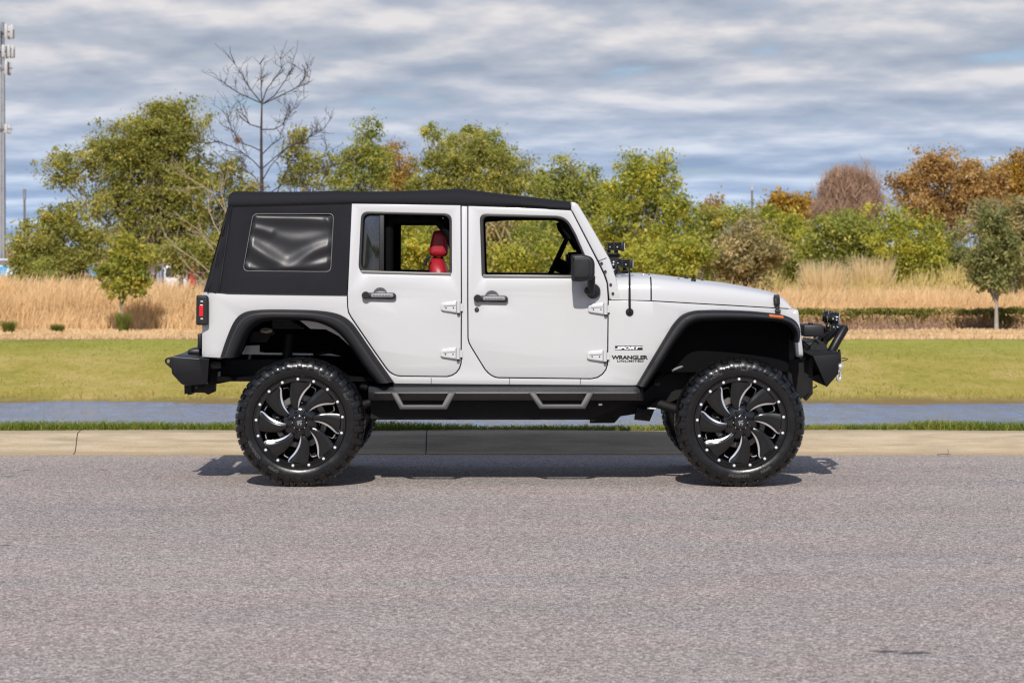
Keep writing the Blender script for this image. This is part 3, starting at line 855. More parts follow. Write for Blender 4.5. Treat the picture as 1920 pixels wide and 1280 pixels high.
# ---- grille with seven slots and round headlamps
gx = P(1494, 0)[0]; gy = lean(gx, 0, 1.1)[1] - .005
gz0, gz1 = P(0, 672)[2], P(0, 581)[2]
outl = fillet([(gy, gz1), (W - gy, gz1), (W - gy - .03, gz0), (gy + .03, gz0)], .04, 5)
holes = []
for i in range(7):
    c0 = W / 2 + (i - 3) * .098
    holes.append(fillet([(c0 - .03, gz1 - .05), (c0 + .03, gz1 - .05), (c0 + .03, gz0 + .05), (c0 - .03, gz0 + .05)], .028, 5))
gp = plate([outl] + holes, 0, .05, .01)
def graze(a, b, c):     # (y, depth, z) -> world, leaning forward towards the bottom
    t = (gz1 - c) / (gz1 - gz0)
    return (gx + .028 - b - .0 + .040 * t, a, c)
gp.shift(graze)
gp.f = [q[::-1] for q in gp.f]
gr = obj('grille', gp, 'white_paint', ROOT, 40)
for yy in (gy + .18, W - gy - .18):
    X = gx + .012; Z = P(0, 612)[2]
    hl = MB().tube([(X - .03, yy, Z), (X + .012, yy, Z)], [.088, .088], 28).tube([(X + .010, yy, Z), (X + .024, yy, Z), (X + .03, yy, Z)], [.08, .06, .02], 28, 1)
    obj('headlamp', hl, ['black_plastic', 'chrome'], gr)
obj('grille_backing', MB().box((gx - .07, gy + .05, gz0 - .06), (gx - .03, W - gy - .05, gz1 - .02)), 'black_trim', gr)

# ---- fender flares, lofted out of the body and turned under
def flare(o, i, y_lip, N=64):
    o, i = resample(smooth_line(o, 1), N), resample(smooth_line(i, 1), N)
    rings = []
    for t, y in ((0, None), (.04, -.030), (.24, -.046), (.28, -.050), (.30, -.078), (.37, -.108), (.47, y_lip * .93), (.58, y_lip), (.70, y_lip * .965), (.82, y_lip * .85), (.92, y_lip * .68), (1.0, y_lip * .45), (1.01, y_lip * .2), (1.0, -.005), (.99, .08)):
        ring = []
        for a, b in zip(o, i):
            q = a.lerp(b, t); x, _, z = P(q.x, q.y)
            ring.append((x, lean(x, 0, z)[1] + .006 if y is None else y, z))
        rings.append(ring)
    mb = MB().loft(rings)
    for e in (0, -1):                       # close the ends
        mb.add([r[e] for r in rings], [tuple(range(len(rings)))])
    return mb
fr_, ff_ = flare(REAR_OUT, REAR_IN, -.135), flare(FRONT_OUT, FRONT_IN, -.145)
flr = obj('fender_flare', fr_, 'flare_plastic', ROOT, 50)
flf = obj('fender_flare', ff_, 'flare_plastic', ROOT, 50)
obj('fender_flare', fr_.mirrored(W), 'flare_plastic', ROOT, 50)
obj('fender_flare', ff_.mirrored(W), 'flare_plastic', ROOT, 50)
mk = plate([fillet(XZ([(1439, 588.5), (1465, 591), (1467, 595.5), (1465, 596), (1441, 594), (1438.5, 592)]), .004, 2)], -.125, .05, .004)
obj('marker_lamp', mk, 'amber_lens', flf)

# ---- wheel arch liners
def liner(i, y0, y1, close):
    i = resample(smooth_line(i, 1), 40)
    r0 = [P(q.x, q.y) for q in i]
    mb = MB().loft([[(x, y0, z) for x, _, z in r0], [(x, y1, z) for x, _, z in r0]])
    mb.prism(XZ([(q.x, q.y) for q in i] + close), y1, y1 + .03)
    return mb
ln = liner(inset(REAR_IN, 1.02, (575, 700)), .07, .47, [(712, 748), (632, 748), (626, 670), (455, 665)])
lo_ = obj('wheel_arch_liner', ln, 'black_trim', ROOT); obj('wheel_arch_liner', ln.mirrored(W), 'black_trim', ROOT)
lf = liner(inset(FRONT_IN, 1.02, (1350, 700)), .07, .47, [(1500, 650), (1500, 738), (1480, 742), (1260, 752), (1205, 735)])
obj('wheel_arch_liner', lf, 'black_trim', ROOT); obj('wheel_arch_liner', lf.mirrored(W), 'black_trim', ROOT)
# inner panels, tower and braces one can make out in the front arch
fp = MB().prism(XZ([(1398, 604), (1484, 612), (1489, 628), (1489, 690), (1474, 690), (1430, 640)], .3), .28, .31)
obj('splash_panel', fp, 'arch_plastic', ROOT)
obj('splash_panel', MB().prism(XZ([(1240, 692), (1300, 622), (1320, 606), (1300, 605), (1250, 670), (1225, 720), (1236, 722)], .3), .24, .27), 'arch_plastic', ROOT)
obj('spring_tower', MB().tube([P(1352, 606, .42), P(1352, 690, .42)], [.075, .06], 14), 'arch_plastic', ROOT)
obj('arch_brace', MB().tube([P(1400, 606, .3), P(1484, 690, .3)], .022, 8), 'flare_plastic', ROOT)
obj('arch_brace', MB().tube([P(1230, 715, .2), P(1262, 672, .3)], .02, 8), 'flare_plastic', ROOT)
obj('air_hose', MB().tube([P(1418, 640, .36), P(1424, 643, .33), P(1429, 649, .33)], .028, 10), 'dark_steel', ROOT)
# perforated vents, oval maker's badge, bare body metal seen in the rear arch
def inside(p, poly):
    r = False
    for (x1, y1), (x2, y2) in zip(poly, poly[1:] + poly[:1]):
        if (y1 > p[1]) != (y2 > p[1]) and p[0] < (x2 - x1) * (p[1] - y1) / (y2 - y1) + x1: r = not r
    return r
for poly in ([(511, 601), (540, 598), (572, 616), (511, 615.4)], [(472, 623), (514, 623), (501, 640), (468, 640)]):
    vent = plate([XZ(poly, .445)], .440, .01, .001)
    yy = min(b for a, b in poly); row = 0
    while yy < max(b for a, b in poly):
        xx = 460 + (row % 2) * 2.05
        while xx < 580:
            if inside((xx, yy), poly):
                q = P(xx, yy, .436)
                vent.cyl((q[0], .434, q[2]), (q[0], .441, q[2]), 1.35 * CAM_D / F, 6, 1)  # solid grey dots stand in for light showing through the holes
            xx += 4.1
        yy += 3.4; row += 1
    obj('vent_panel', vent, ['black_trim', 'vent_hole_light'], lo_)
bd = plate([XZ([(499 + 12 * math.cos(t), 619.5 + 5 * math.sin(t)) for t in np.linspace(0, 2 * math.pi, 32)[:-1]], .42)], .415, .008, .002)
bo = obj('maker_badge', bd, 'badge_tin', lo_)
X0, _, Z1 = P(493.5, 617, .41); X1, _, Z0 = P(504.5, 622, .41)
bt = fit(text_mb('JNC', .1, offset=.003), X0, X1, Z0, Z1, .413)
for dx in (-9.5, 9.5):
    q = P(499 + dx, 619.5, .41); bt.cyl((q[0], .412, q[2]), (q[0], .416, q[2]), .003, 8)
obj('badge_lettering', bt, 'black_mark', bo)
bare = MB().prism(XZ([(461, 648), (486.5, 647), (487, 661), (620, 663), (640, 668), (618, 666.2), (487, 664.5), (453, 664)], .3), .30, .33)
obj('inner_body_panel', bare, 'white_paint', lo_)
obj('inner_body_panel', MB().prism(XZ([(556, 596), (604, 603), (636, 618), (668, 652), (661, 653), (636, 630), (611, 617), (582, 616)], .06), .055, .062), 'white_paint', lo_)  # white sliver shaped as the sunlit patch of the inner body

# ---- soft top
RT = [(426.5, 364), (429, 359.5), (433, 357), (445, 356.3), (470, 357.2), (520, 357.6), (570, 357.2), (600, 356.6), (615, 355.8), (627, 354.8), (640, 355.9), (670, 357.3), (710, 357.0),
      (750, 356.0), (790, 354.6), (825, 353.0), (845, 351.8), (855, 351.2), (866, 351.9), (890, 355), (920, 359), (960, 363.6), (1000, 368.2), (1030, 371.8), (1055, 374.8), (1069, 376.2)]
RB = [(426.5, 384.6), (460, 384.2), (520, 382.8), (590, 380.9), (660, 379.0), (760, 380), (863, 382), (940, 384.6), (1000, 386.6), (1020, 388), (1030, 390.0), (1069, 392)]
def roof_ring(px):
    X = P(px, 0)[0]
    zb, zt = P(0, interp(RB, px))[2], P(0, interp(RT, px))[2]
    h = zt - zb
    ys = lean(X, 0, zb)[1] - .017
    fl = .010 * math.exp(-((px - 1000) / 60) ** 2)
    half = [(.02, -.02 / max(h, .01) * h / max(h, .01)), (.002, 0), (0, .10), (.002, .30), (.010, .55), (.026, .74), (.055, .87), (.11, .94), (.25, .98), (.45, .995), (W / 2 - ys, 1.0)]
    ring = [(X, ys + a - (fl if .05 < b < .4 else 0), zb + b * h) for a, b in half]
    return ring + [(x, W - y, z) for x, y, z in ring[-2::-1]]
xs_ = sorted({p for p, _ in RT} | {p for p, _ in RB} | set(np.linspace(427, 1069, 60)))
roof = MB().loft([roof_ring(p) for p in xs_])
for e in (xs_[0], xs_[-1]):
    rr_ = roof_ring(e); roof.add(rr_, [tuple(range(len(rr_)))])
top_o = obj('soft_top', roof, 'soft_top_fabric', ROOT, 60)
SW = fillet([(473, 400), (625.5, 400), (620.5, 510), (454.5, 508.5)], [10, 10, 10, 11], 6)
sidep = side([XZ([(427.6, 380), (659.5, 376), (650.6, 552.8), (520, 551), (427.6, 549.5), (404, 547)]), XZ(SW)], -.002, .012, .003, cx=(-1.85, -1.6, -1.4, -1.2))
# rear quarter flap wrapping the corner, and the back panel
flap = []
for t in np.linspace(0, 1, 14):
    row = []
    for k_, (xa, xb, dy) in enumerate(((433, 410, -.004), (428.5, 404, -.010), (428, 398, .000), (427.5, 391, .002), (427, 385, .022), (426.6, 381, .03), (426.4, 379.4, .055))):
        px, py = xa + (xb - xa) * t, 378 + (547.5 - 378) * t
        wob = .009 * math.sin(t * 15 + k_ * 1.7) + .006 * math.sin(t * 29 + k_ * 2.6)
        x, _, z = P(px + 2.2 * math.sin(t * math.pi) * (k_ > 3), py)
        row.append((x, lean(-1.9, 0, z)[1] + dy + wob * (1 if 1 < k_ < 5 else .4), z))
    flap.append(row)
fm = MB().loft(flap)
sides = MB().join(sidep).join(fm)
sides.join(sides.mirrored(W))
back = XZ([(426.4, 375), (379.4, 547.5)])
yb0 = .07
sides.add([(back[0][0], yb0 + .06, back[0][1]), (back[1][0], yb0 + .02, back[1][1]), (back[1][0], W - yb0 - .02, back[1][1]), (back[0][0], W - yb0 - .06, back[0][1])], [(0, 1, 2, 3)])
sc_ = obj('side_curtain', sides, 'soft_top_fabric', top_o, 50)
for xa, xb in ((433.5, 410.5), (427.6, 389)):
    pth = []
    for t in np.linspace(0, 1, 9):
        x, _, z = P(xa + (xb - xa) * t, 386 + (548 - 386) * t)
        pth.append((x, lean(-1.9, 0, z)[1] - (.007 if xa > 430 else -.004), z))
    obj('curtain_seam', MB().tube(pth, .0045, 6), 'black_plastic', sc_, 60)
hem = [(x, y - .010, z) for x, y, z in (P(a, b) for a, b in ((404, 547.2), (427.6, 549.6), (520, 551.2), (650, 552.9)))]
obj('curtain_hem', MB().tube([(x, lean(max(x, -1.96), 0, z)[1] - .004, z) for x, y, z in hem], .0045, 6), 'black_plastic', sc_, 60)
# vinyl window: a slack sheet, creased along the bottom
RIDGES = [([(-.02, .50), (.10, .60), (.22, .70), (.34, .80), (.48, .88), (.60, .82), (.72, .70), (.84, .60), (1.02, .54)], .115, .024),
          ([(-.02, .05), (.3, .09), (.7, .12), (1.02, .16)], .11, .018),
          ([(.0, .26), (.10, .27), (.26, .34)], .075, .012),
          ([(.42, .99), (.62, .93), (.80, .87), (1.02, .80)], .09, .016),
          ([(-.02, .84), (.08, .92), (.2, 1.0)], .06, .012),
          ([(.90, .10), (.97, .3), (1.0, .5)], .04, .004),
          ([(.35, .40), (.60, .48), (.9, .36)], .10, .006)]
RIDGES = [(smooth_line(l_, 3), a_, b_) for l_, a_, b_ in RIDGES]
def crease(u_, v_):
    h = 0.0
    for line, sg, amp in RIDGES:
        best = 9
        for (a, b), (c, d) in zip(line, line[1:]):
            t = max(0, min(1, ((u_ - a) * (c - a) * 2 + (v_ - b) * (d - b)) / ((c - a) ** 2 * 2 + (d - b) ** 2)))
            dx, dy = (u_ - a - t * (c - a)) * 1.4, v_ - b - t * (d - b)
            best = min(best, math.hypot(dx, dy))
        h += amp * math.exp(-(best / sg) ** 2)
    return h + .003 * math.sin(u_ * 9 + v_ * 4) * math.sin(v_ * 7 - u_ * 3)
rows = []
for v_ in np.linspace(0, 1, 64):
    row = []
    for u_ in np.linspace(0, 1, 80):
        xl, xr_ = 471 + (452 - 471) * v_, 628 + (623 - 628) * v_
        x, _, z = P(xl + (xr_ - xl) * u_, 397.5 + (512.5 - 397.5) * v_)
        edge = min(1, u_ / .07, (1 - u_) / .07, v_ / .09, (1 - v_) / .09)
        row.append((x, lean(x, 0, z)[1] + .014 - crease(u_, v_) * (.35 + .65 * edge) + .006 * (1 - edge), z))
    rows.append(row)
vin = MB().loft(rows)
vo = obj('curtain_window', vin, 'vinyl_window', top_o, 180)
obj('curtain_window', vin.mirrored(W), 'vinyl_window', top_o, 180)
pipe = side([XZ(SW), XZ([(540 + (a - 540) * .985, 455 + (b - 455) * .978) for a, b in SW])], -.006, .012, .003, cx=())
obj('window_piping', pipe, 'window_piping', vo)

# ---- cabin
def seat(y0):
    s = MB(); yc = y0 + .26
    bm = bmesh.new(); bmesh.ops.create_icosphere(bm, subdivisions=3, radius=1)
    cx, _, cz = P(822, 520, y0)
    for p in bm.verts:
        n_ = p.co.copy()
        q = Vector([math.copysign(abs(c) ** .55, c) for c in n_])
        p.co = Vector((cx + q.x * .072, yc + q.y * .24, 1.215 + q.z * .305))
        p.co.x += -(p.co.z - 1.4) * .16
    s.bm(bm)
    s.bbox((cx - .02, y0 + .03, .78), (cx + .52, y0 + .49, .95), .05, seg=3)
    o = obj('seat', s, 'red_leather', ROOT, 60)
    h = MB()
    xl, _, zt = P(804, 431.5, y0 + .1); xr2, _, zb = P(840.5, 481.5, y0 + .1)
    pr = fillet(XZ([(812, 433.5), (827, 431), (839, 437), (840.5, 446), (838.5, 476), (833, 481.5), (809, 480.5), (804, 474), (806, 460)], y0 + .12), [.02, .03, .03, .02, .03, .02, .02, .02, .03], 5)
    h.join(plate([pr], y0 + .12, .28, .035, res=4))
    obj('headrest', h, 'red_leather', o, 50)
    a, b_ = P(806, 500, y0 + .2), P(802, 486, y0 + .2)
    for pth in ([P(815, 480, y0 + .2), P(814, 492, y0 + .2)], [P(829, 480, y0 + .3), P(829, 492, y0 + .3)]): obj('headrest_post', MB().tube(pth, .008, 8), 'black_plastic', o)
    obj('seat_lever', MB().tube([P(796.5, 498, y0 + .05), P(799.5, 486, y0 + .05), P(806, 480, y0 + .05)], .012, 8), 'black_plastic', o)
seat(.16); seat(W - .16 - .52)
rb = MB()
for yy in (.17, W - .17):
    rb.tube([Q(560, 384, yy)[:1] + (yy,) + Q(560, 402, yy)[2:], Q(735, 412, yy), Q(812, 412, yy), Q(823, 416, yy), Q(843, 440, yy), Q(852, 470, yy), Q(856, 560, yy), (Q(858, 0, yy)[0], yy, .75)], .030, 12)
    rb.tube([Q(832, 412, yy), Q(950, 402, yy), Q(1060, 402, yy), Q(1078, 412, yy), Q(1112, 480, yy), Q(1125, 520, yy)], .030, 12)
    rb.tube([Q(728, 560, yy), Q(729, 402, yy)], .034, 12)
    for k_ in (747, 790): rb.box((Q(k_, 0, yy)[0], yy - .03, Q(0, 410, yy)[2]), (Q(k_ + 30, 0, yy)[0], yy + .03, Q(0, 404, yy)[2]))
rb.tube([P(852, 404, .17), P(852, 404, W - .17)], .03, 12)
rb.tube([P(600, 398, .17), P(600, 398, W - .17)], .03, 12)
rbo = obj('roll_bar', rb, 'black_trim', ROOT, 50)
for yy in (.12, W - .12):
    gh = MB()
    gh.tube([Q(1052, 414, yy), Q(1056, 428, yy), Q(1068, 446, yy), Q(1078, 447, yy)], .014, 8)
    gh.tube([Q(1058, 414, yy), Q(1090, 468, yy)], .020, 8)
    gh.tube([Q(1078, 447, yy), Q(1084, 452, yy)], .014, 8)
    obj('grab_handle', gh, 'black_trim', rbo)
# dashboard, wheel, pillar gauge pod
dash = MB().prism(XZ([(1062, 522), (1072, 507), (1090, 502), (1120, 503), (1141, 512), (1141, 620), (1085, 620), (1070, 560)], .5), .12, W - .12)
dash.prism(XZ([(1066, 473), (1084, 472), (1084, 520), (1068, 520)], .9), .85, 1.05)
dash.tube([P(1030, 600, .9), P(1060, 512, 1.15)], .03, 8)
obj('dashboard', dash, 'black_trim', ROOT, 40)
sw_c = Vector(P(1041, 494, 1.12)); ax = Vector((-.90, 0, .42)).normalized()
u1 = Vector((0, 1, 0)); u2 = ax.cross(u1)
ringp = [sw_c + (u1 * math.cos(t) + u2 * math.sin(t)) * .185 for t in np.linspace(0, 2 * math.pi, 33)]
sw = MB().tube(ringp, .017, 10, cap=False).tube([sw_c - ax * .25, sw_c], [.04, .05], 12)
for t in (0.2, math.pi - .2, -math.pi / 2): sw.tube([sw_c, sw_c + (u1 * math.cos(t) + u2 * math.sin(t)) * .18], .014, 8)
obj('steering_wheel', sw, 'black_trim', ROOT, 50)

# ---- aerial on the wing
q = P(1180.5, 585); ya = lean(*q)[1]
an = MB().lathe([(.001, -.020), (.013, -.020), (.020, -.014), (.026, -.006), (.027, .004)], 24, 0, (q[0], ya, q[2]))
an.tube([(q[0], ya - .02, q[2]), (q[0], ya - .035, q[2] + .02), (P(1180, 575)[0], ya - .04, P(0, 572)[2]), (P(1179.7, 486)[0], ya - .045, P(0, 486)[2])], [.008, .008, .0085, .0048], 8)
obj('aerial', an, 'black_plastic', ROOT, 45)

# ---- cube lamps on brackets in front of the windscreen
def lamp_pod(x0, x1, y0, y1, far):
    yc = .10
    mb = MB(); s = (CAM_D + yc) / F
    X0, _, Z1 = P(x0, y0, yc); X1, _, Z0 = P(x1, y1, yc); h = Z1 - Z0; d = .042
    nf = 5
    for i in range(nf):                     # finned back
        z = Z0 + h * (i + .5) / nf
        mb.bbox((X0, yc - d, z - h * .055), (X1 - (X1 - X0) * .28, yc + d, z + h * .055), .002, seg=1)
    mb.bbox((X0 + .02, yc - d * .82, Z0 + h * .08), (X1 - .02, yc + d * .82, Z1 - h * .08), .004, seg=1)
    mb.bbox((X1 - (X1 - X0) * .30, yc - d * 1.05, Z0 - .002), (X1, yc + d * 1.05, Z1 + .002), .006, seg=2)
    mb.bbox((X1 - .002, yc - d * .85, Z0 + .008), (X1 + .004, yc + d * .85, Z1 - .008), .002, 2, 1)
    cxm = X0 + (X1 - X0) * .42
    mb.cyl((cxm, yc - d - .003, (Z0 + Z1) / 2 - h * .06), (cxm, yc, (Z0 + Z1) / 2 - h * .06), 1.3 * s, 10, 1)
    mb.cyl((X0 + (X1 - X0) * .35, yc, Z0 - h * .32), (X0 + (X1 - X0) * .35, yc, Z0 + .01), .013, 8)
    mb.bbox((X0 + (X1 - X0) * .12, yc - .02, Z0 - h * .38), (X0 + (X1 - X0) * .60, yc + .02, Z0 - h * .22), .003, 0, 1)
    if far: mb.shift(lambda x, y, z: (x, y + W - .20, z))
    return obj('lamp_pod', mb, ['black_plastic', 'chrome'], ROOT, 35)
for far in (False, True):
    lamp_pod(1147.5, 1170, 453.5, 470.5, far)
    lamp_pod(1163.5, 1186, 486.5, 502.5, far)
def bracket(yc):
    o = MB()
    o.prism(XZ([(1138, 474), (1163, 476.5), (1164, 482), (1158, 484), (1157, 500), (1152, 508), (1178, 509), (1178, 513), (1156, 514), (1150, 521), (1154, 534), (1150, 534)], .10), -.004, .004)
    o.bbox(P(1141, 481, .1)[:1] + (-.03,) + P(0, 477, .1)[2:], P(1160, 477, .1)[:1] + (.03,) + P(0, 474.5, .1)[2:], .002)
    return o.shift(lambda x, y, z: (x, y + yc, z))
for yc in (.10, W - .10): obj('lamp_bracket', bracket(yc), 'black_plastic', ROOT)
cn = MB().tube([P(1149, 493, .05), P(1151, 489, .05), P(1156, 495, .05), P(1155, 503, .05), P(1150, 508, .05)], .006, 6)
for a, b in ((1150.5, 491), (1150, 496), (1150.5, 506)): cn.sphere(P(a, b, .04), .007, 1)
obj('lamp_wiring', cn, ['dark_steel', 'chrome'], ROOT)
# wipers lying on the cowl
obj('wiper', MB().tube([P(1163, 519, .35), P(1172, 517.5, .6), P(1180, 517, .9)], .010, 6).tube([P(1160, 524, .12), P(1168, 521, .16), P(1184, 523, .3)], .009, 6), 'black_plastic', cowl)

# ---- side steps
def side_step():
    mb = MB()
    def sec(px, k=1.0):
        X = P(px, 0)[0]
        return [(X, .03, P(0, 724.3)[2]), (X, -.035 * k, P(0, 726)[2]), (X, -.088 * k, P(0, 733.2)[2]), (X, -.092 * k, P(0, 736)[2]), (X, -.030 * k, P(0, 748)[2]), (X, .03, P(0, 751)[2])]
    st = [sec(691, .1), sec(703, .9), sec(709), sec(960), sec(1185), sec(1193, .9), sec(1206, .1)]
    mb.loft(st, closed=True)
    mb.add(st[0], [(0, 1, 2, 3, 4, 5)]); mb.add(st[-1], [(5, 4, 3, 2, 1, 0)])
    for o, i in (([(732.5, 736), (854.8, 736), (838, 767), (750, 767)], [(745, 735), (841, 735), (829, 758.2), (757, 758.2)]),
                 ([(990.8, 736), (1114.2, 736), (1097.3, 766), (1011.5, 766)], [(1003.5, 735), (1101, 735), (1089, 757.2), (1018.5, 757.2)])):
        ring = o[:1] + i[:1]
        shp = [o[0], o[3], o[2], o[1], i[1], i[2], i[3], i[0]]
        lo = plate([XZ(shp, -.1)], -.100, .05, .008)
        lo.shift(lambda x, y, z: (x, y - (P(0, 736)[2] - z) * .22, z))
        mb.join(lo)
    return mb
ss = side_step()
obj('side_step', ss, 'step_coating', ROOT, 35)
obj('side_step', ss.mirrored(W), 'step_coating', ROOT, 35)

# ---- chassis and running gear
ch = MB()
rail = [(391, 674), (470, 674), (600, 672), (690, 720), (735, 735), (1200, 740), (1250, 700), (1500, 672), (1515, 676), (1515, 735), (1500, 748), (1420, 720), (1290, 738), (1212, 772), (1120, 786), (700, 786), (650, 740), (560, 700), (463, 708), (420, 717), (402, 720), (391, 720)]
for y0 in (.26, W - .36): ch.prism(XZ(rail, .3), y0, y0 + .10)
ch.prism(XZ([(694, 722), (1190, 724), (1200, 745), (1110, 783.5), (697, 783.5)], .2), .12, W - .12)
ch.prism(XZ([(736, 719), (1192, 722), (1192, 728), (736, 728)], 0), .02, .2)
ch.prism(XZ([(736, 719), (1192, 722), (1192, 728), (736, 728)], 0), W - .2, W - .02)
ch.prism(XZ([(462, 690), (640, 690), (660, 705), (470, 705)], .5), .5, W - .5)           # fuel tank and underfloor
ch.prism(XZ([(1210, 640), (1500, 640), (1500, 720), (1250, 735)], .5), .5, W - .5)       # engine and gearbox
cho = obj('chassis', ch, 'chassis_black', ROOT)
def PX(px, py, y): return P(px, py, y)
RCX, FCX, AZ = P(561, 0, -.15)[0], P(1389, 0, -.15)[0], .428
for X in (RCX, FCX):
    axm = MB()
    axm.tube([(X, .05, AZ), (X, W - .05, AZ)], .048, 14)
    axo = obj('axle', axm, 'chassis_black', ROOT)
    obj('differential', MB().sphere((X, W * .5 + (.0 if X < 0 else .3), AZ), .15, sub=2, scale=(1, .75, 1)), 'chassis_black', axo)
for yy in (.20, W - .20):
    obj('control_arm', MB().tube([Q(700, 752, yy), (RCX, yy, AZ - .06)], .032, 10), 'chassis_black', ROOT)
    obj('control_arm', MB().tube([Q(1192, 772, yy), Q(1212, 776, yy), Q(1230, 755, yy), (FCX, yy, AZ - .06)], [.055, .055, .034, .034], 10), 'chassis_black', ROOT)
    obj('shock_absorber', MB().tube([(RCX - .16, yy + (.1 if yy < 1 else -.1), AZ + .02), (RCX - .1, yy + (.08 if yy < 1 else -.08), 1.0)], .034, 10), 'chassis_black', ROOT)
    for X in (RCX + .12, FCX + .02):
        yc = yy + (.14 if yy < 1 else -.14)
        coil = [(X + .065 * math.cos(t), yc + .065 * math.sin(t), AZ + .06 + .40 * t / (2 * math.pi * 6)) for t in np.linspace(0, 2 * math.pi * 6, 90)]
        obj('coil_spring', MB().tube(coil, .011, 6), 'chassis_black', ROOT, 50)
for nm, pth, r_, m_ in (('brake_line', [P(1338.5, 690, .2), P(1337, 637, .2)], .0075, 'grey_metal'), ('shock_absorber', [P(1259, 695, .1), P(1308, 675, .16)], .013, 'brake_metal'),
                        ('track_rod', [P(1214, 764.8, .1), P(1230, 766, .1)], .006, 'chrome'), ('frame_bolt', [P(1122.5, 757.5, .05), P(1129, 757.5, .05)], .009, 'chrome'),
                        ('exhaust_pipe', [P(1106, 783, .4), P(1120, 779, .4), P(1128, 768, .4), P(1140, 770, .4)], .028, 'rust_brown'), ('cross_member', [P(1106, 785, .42), P(1150, 785, .42), P(1160, 772, .42)], .03, 'chassis_black'),
                        ('body_mount', [P(676, 720, .12), P(690, 724, .12)], .035, 'chassis_black')):
    obj(nm, MB().tube(pth, r_, 10), m_, ROOT, 50)

# ---- rear lamp
tl = plate([fillet(XZ([(370.5, 553), (388, 553.8), (391.3, 558), (391, 607.5), (388, 609.5), (369, 609), (368.3, 605), (368.8, 556)]), .012, 4)], -.030, .09, .010, res=2)
tlo = obj('tail_lamp', tl, 'black_plastic', ROOT, 40)
obj('lens', plate([fillet(XZ([(374.6, 570.5), (382.3, 571), (382, 593.5), (374.2, 593)]), .006, 3)], -.036, .02, .005), 'red_lens', tlo)
for y_ in (565, 597.5):
    mk_ = MB()
    for sg in (-1, 1): mk_.tube([P(376.2, y_ - 1.1 * sg, -.031), P(380.4, y_ + 1.1 * sg, -.031)], .0022, 4)
    obj('lamp_mark', mk_, 'white_mark', tlo)
tl2 = obj('tail_lamp', tl.mirrored(W), 'black_plastic', ROOT, 40)
hb = MB().bbox(P(371.8, 654, .4)[:1] + (.35,) + P(0, 654, .4)[2:], P(380, 625, .4)[:1] + (.6,) + P(0, 625, .4)[2:], .01)
obj('tailgate_stop', hb, 'black_plastic', ROOT)

# ---- rear bumper
rbm = MB()
rbp = fillet(XZ([(321, 670), (324, 667.5), (391.5, 673), (388.5, 692), (384.5, 720), (347, 721.8), (341, 720), (322.5, 700)], -.02), [.008, .01, .004, 0, .006, .01, .012, .012], 3)
rbm.prism(rbp, -.04, .36, bev=.006)
rbm.join(rbm.mirrored(W))
rbm.prism(XZ([(322, 668.5), (345, 666.5), (378, 667), (378, 719), (344, 719), (323, 699)], .3), .35, W - .35)
rbm.add([P(373.5, 671.8, -.042), P(391.8, 673.2, -.075), P(388.5, 720.2, -.042), P(384, 720.2, -.041)], [(0, 1, 2, 3)])   # folded end plate
rbm.add([P(391.8, 673.2, -.075), P(391.8, 673.2, .1), P(388.5, 720.2, .1), P(388.5, 720.2, -.042)], [(0, 1, 2, 3)])
rbm.add([P(373.5, 671.8, -.042), P(391.8, 673.2, .1), P(391.8, 673.2, -.075)], [(0, 1, 2)])
rbm.bbox(P(352, 667, .45)[:1] + (.42,) + P(0, 667, .45)[2:], P(381, 653.5, .45)[:1] + (W - .42,) + P(0, 653.5, .45)[2:], .02)
rbm.bbox(P(391, 691, .1)[:1] + (.08,) + P(0, 691, .1)[2:], P(416, 677, .1)[:1] + (.3,) + P(0, 677, .1)[2:], .012)
rbo2 = obj('rear_bumper', rbm, 'bumper_black', ROOT, 30)
for yy in (.18, W - .30):
    lug = plate([fillet(XZ([(322, 669), (314.5, 669), (308.5, 674), (309, 680), (322, 692)], .18), [0, .02, .02, .02, 0], 4), XZ(circle(315, 676.5, 3.3, 16), .18)], yy, .03, .004)
    obj('tow_ring', lug, 'bumper_black', rbo2)
hr = MB().bbox(P(352, 737, .7)[:1] + (.66,) + P(0, 735.5, .7)[2:], P(402, 719, .7)[:1] + (.80,) + P(0, 719, .7)[2:], .006)
hr.prism(XZ([(348, 721), (361.5, 721), (361.5, 738.5), (355, 738.5), (353, 736.5), (348.5, 738)], .7), .62, .84)
obj('hitch_plate', MB().prism(XZ([(384, 722), (403, 720), (402.6, 734), (391, 739.5), (384, 735.5)], .35), .33, .45), 'bumper_black', rbo2)
hr.cyl(P(364, 726, .5)[:1] + (.645,) + P(0, 726, .65)[2:], P(364, 726, .6)[:1] + (.67,) + P(0, 726, .65)[2:], .0055, 8, 1)
obj('frame_tag', MB().bbox(P(408, 713, .24)[:1] + (.235,) + P(0, 713, .24)[2:], P(413.5, 696, .24)[:1] + (.262,) + P(0, 696, .24)[2:], .003), 'grey_metal', rbo2)
obj('tow_hitch', hr, ['bumper_black', 'chrome'], rbo2)

# ---- front bumper with winch, hoop, lamp and hook
fb = MB(); Y0 = .10
wing = XZ([(1522, 663.5), (1572.5, 661.5), (1571.8, 700.6), (1550, 725.5)], Y0)
fb.join(plate([wing], Y0 - .01, .02, .004))
fb.prism(XZ([(1526, 664), (1571.5, 662.5), (1570.6, 699.5), (1550, 722), (1541, 700)], Y0 + .01), Y0 + .01, W - Y0 - .01)
fb.join(plate([wing], W - Y0 - .01, .02, .004))
fb.prism(XZ([(1509.5, 659.5), (1572.7, 659.5), (1572.7, 662.8), (1521.5, 666.5)], Y0), Y0 - .012, W - Y0 + .012)
fb.prism(XZ([(1524, 713), (1550, 724.8), (1540, 700), (1524, 705)], .3), .3, W - .3)
for yy in (.28, W - .40):
    fb.prism(XZ([(1505.5, 684), (1510.5, 683), (1524, 664), (1524, 738), (1512, 751.5), (1505, 744), (1500, 720)], .28), yy, yy + .12)
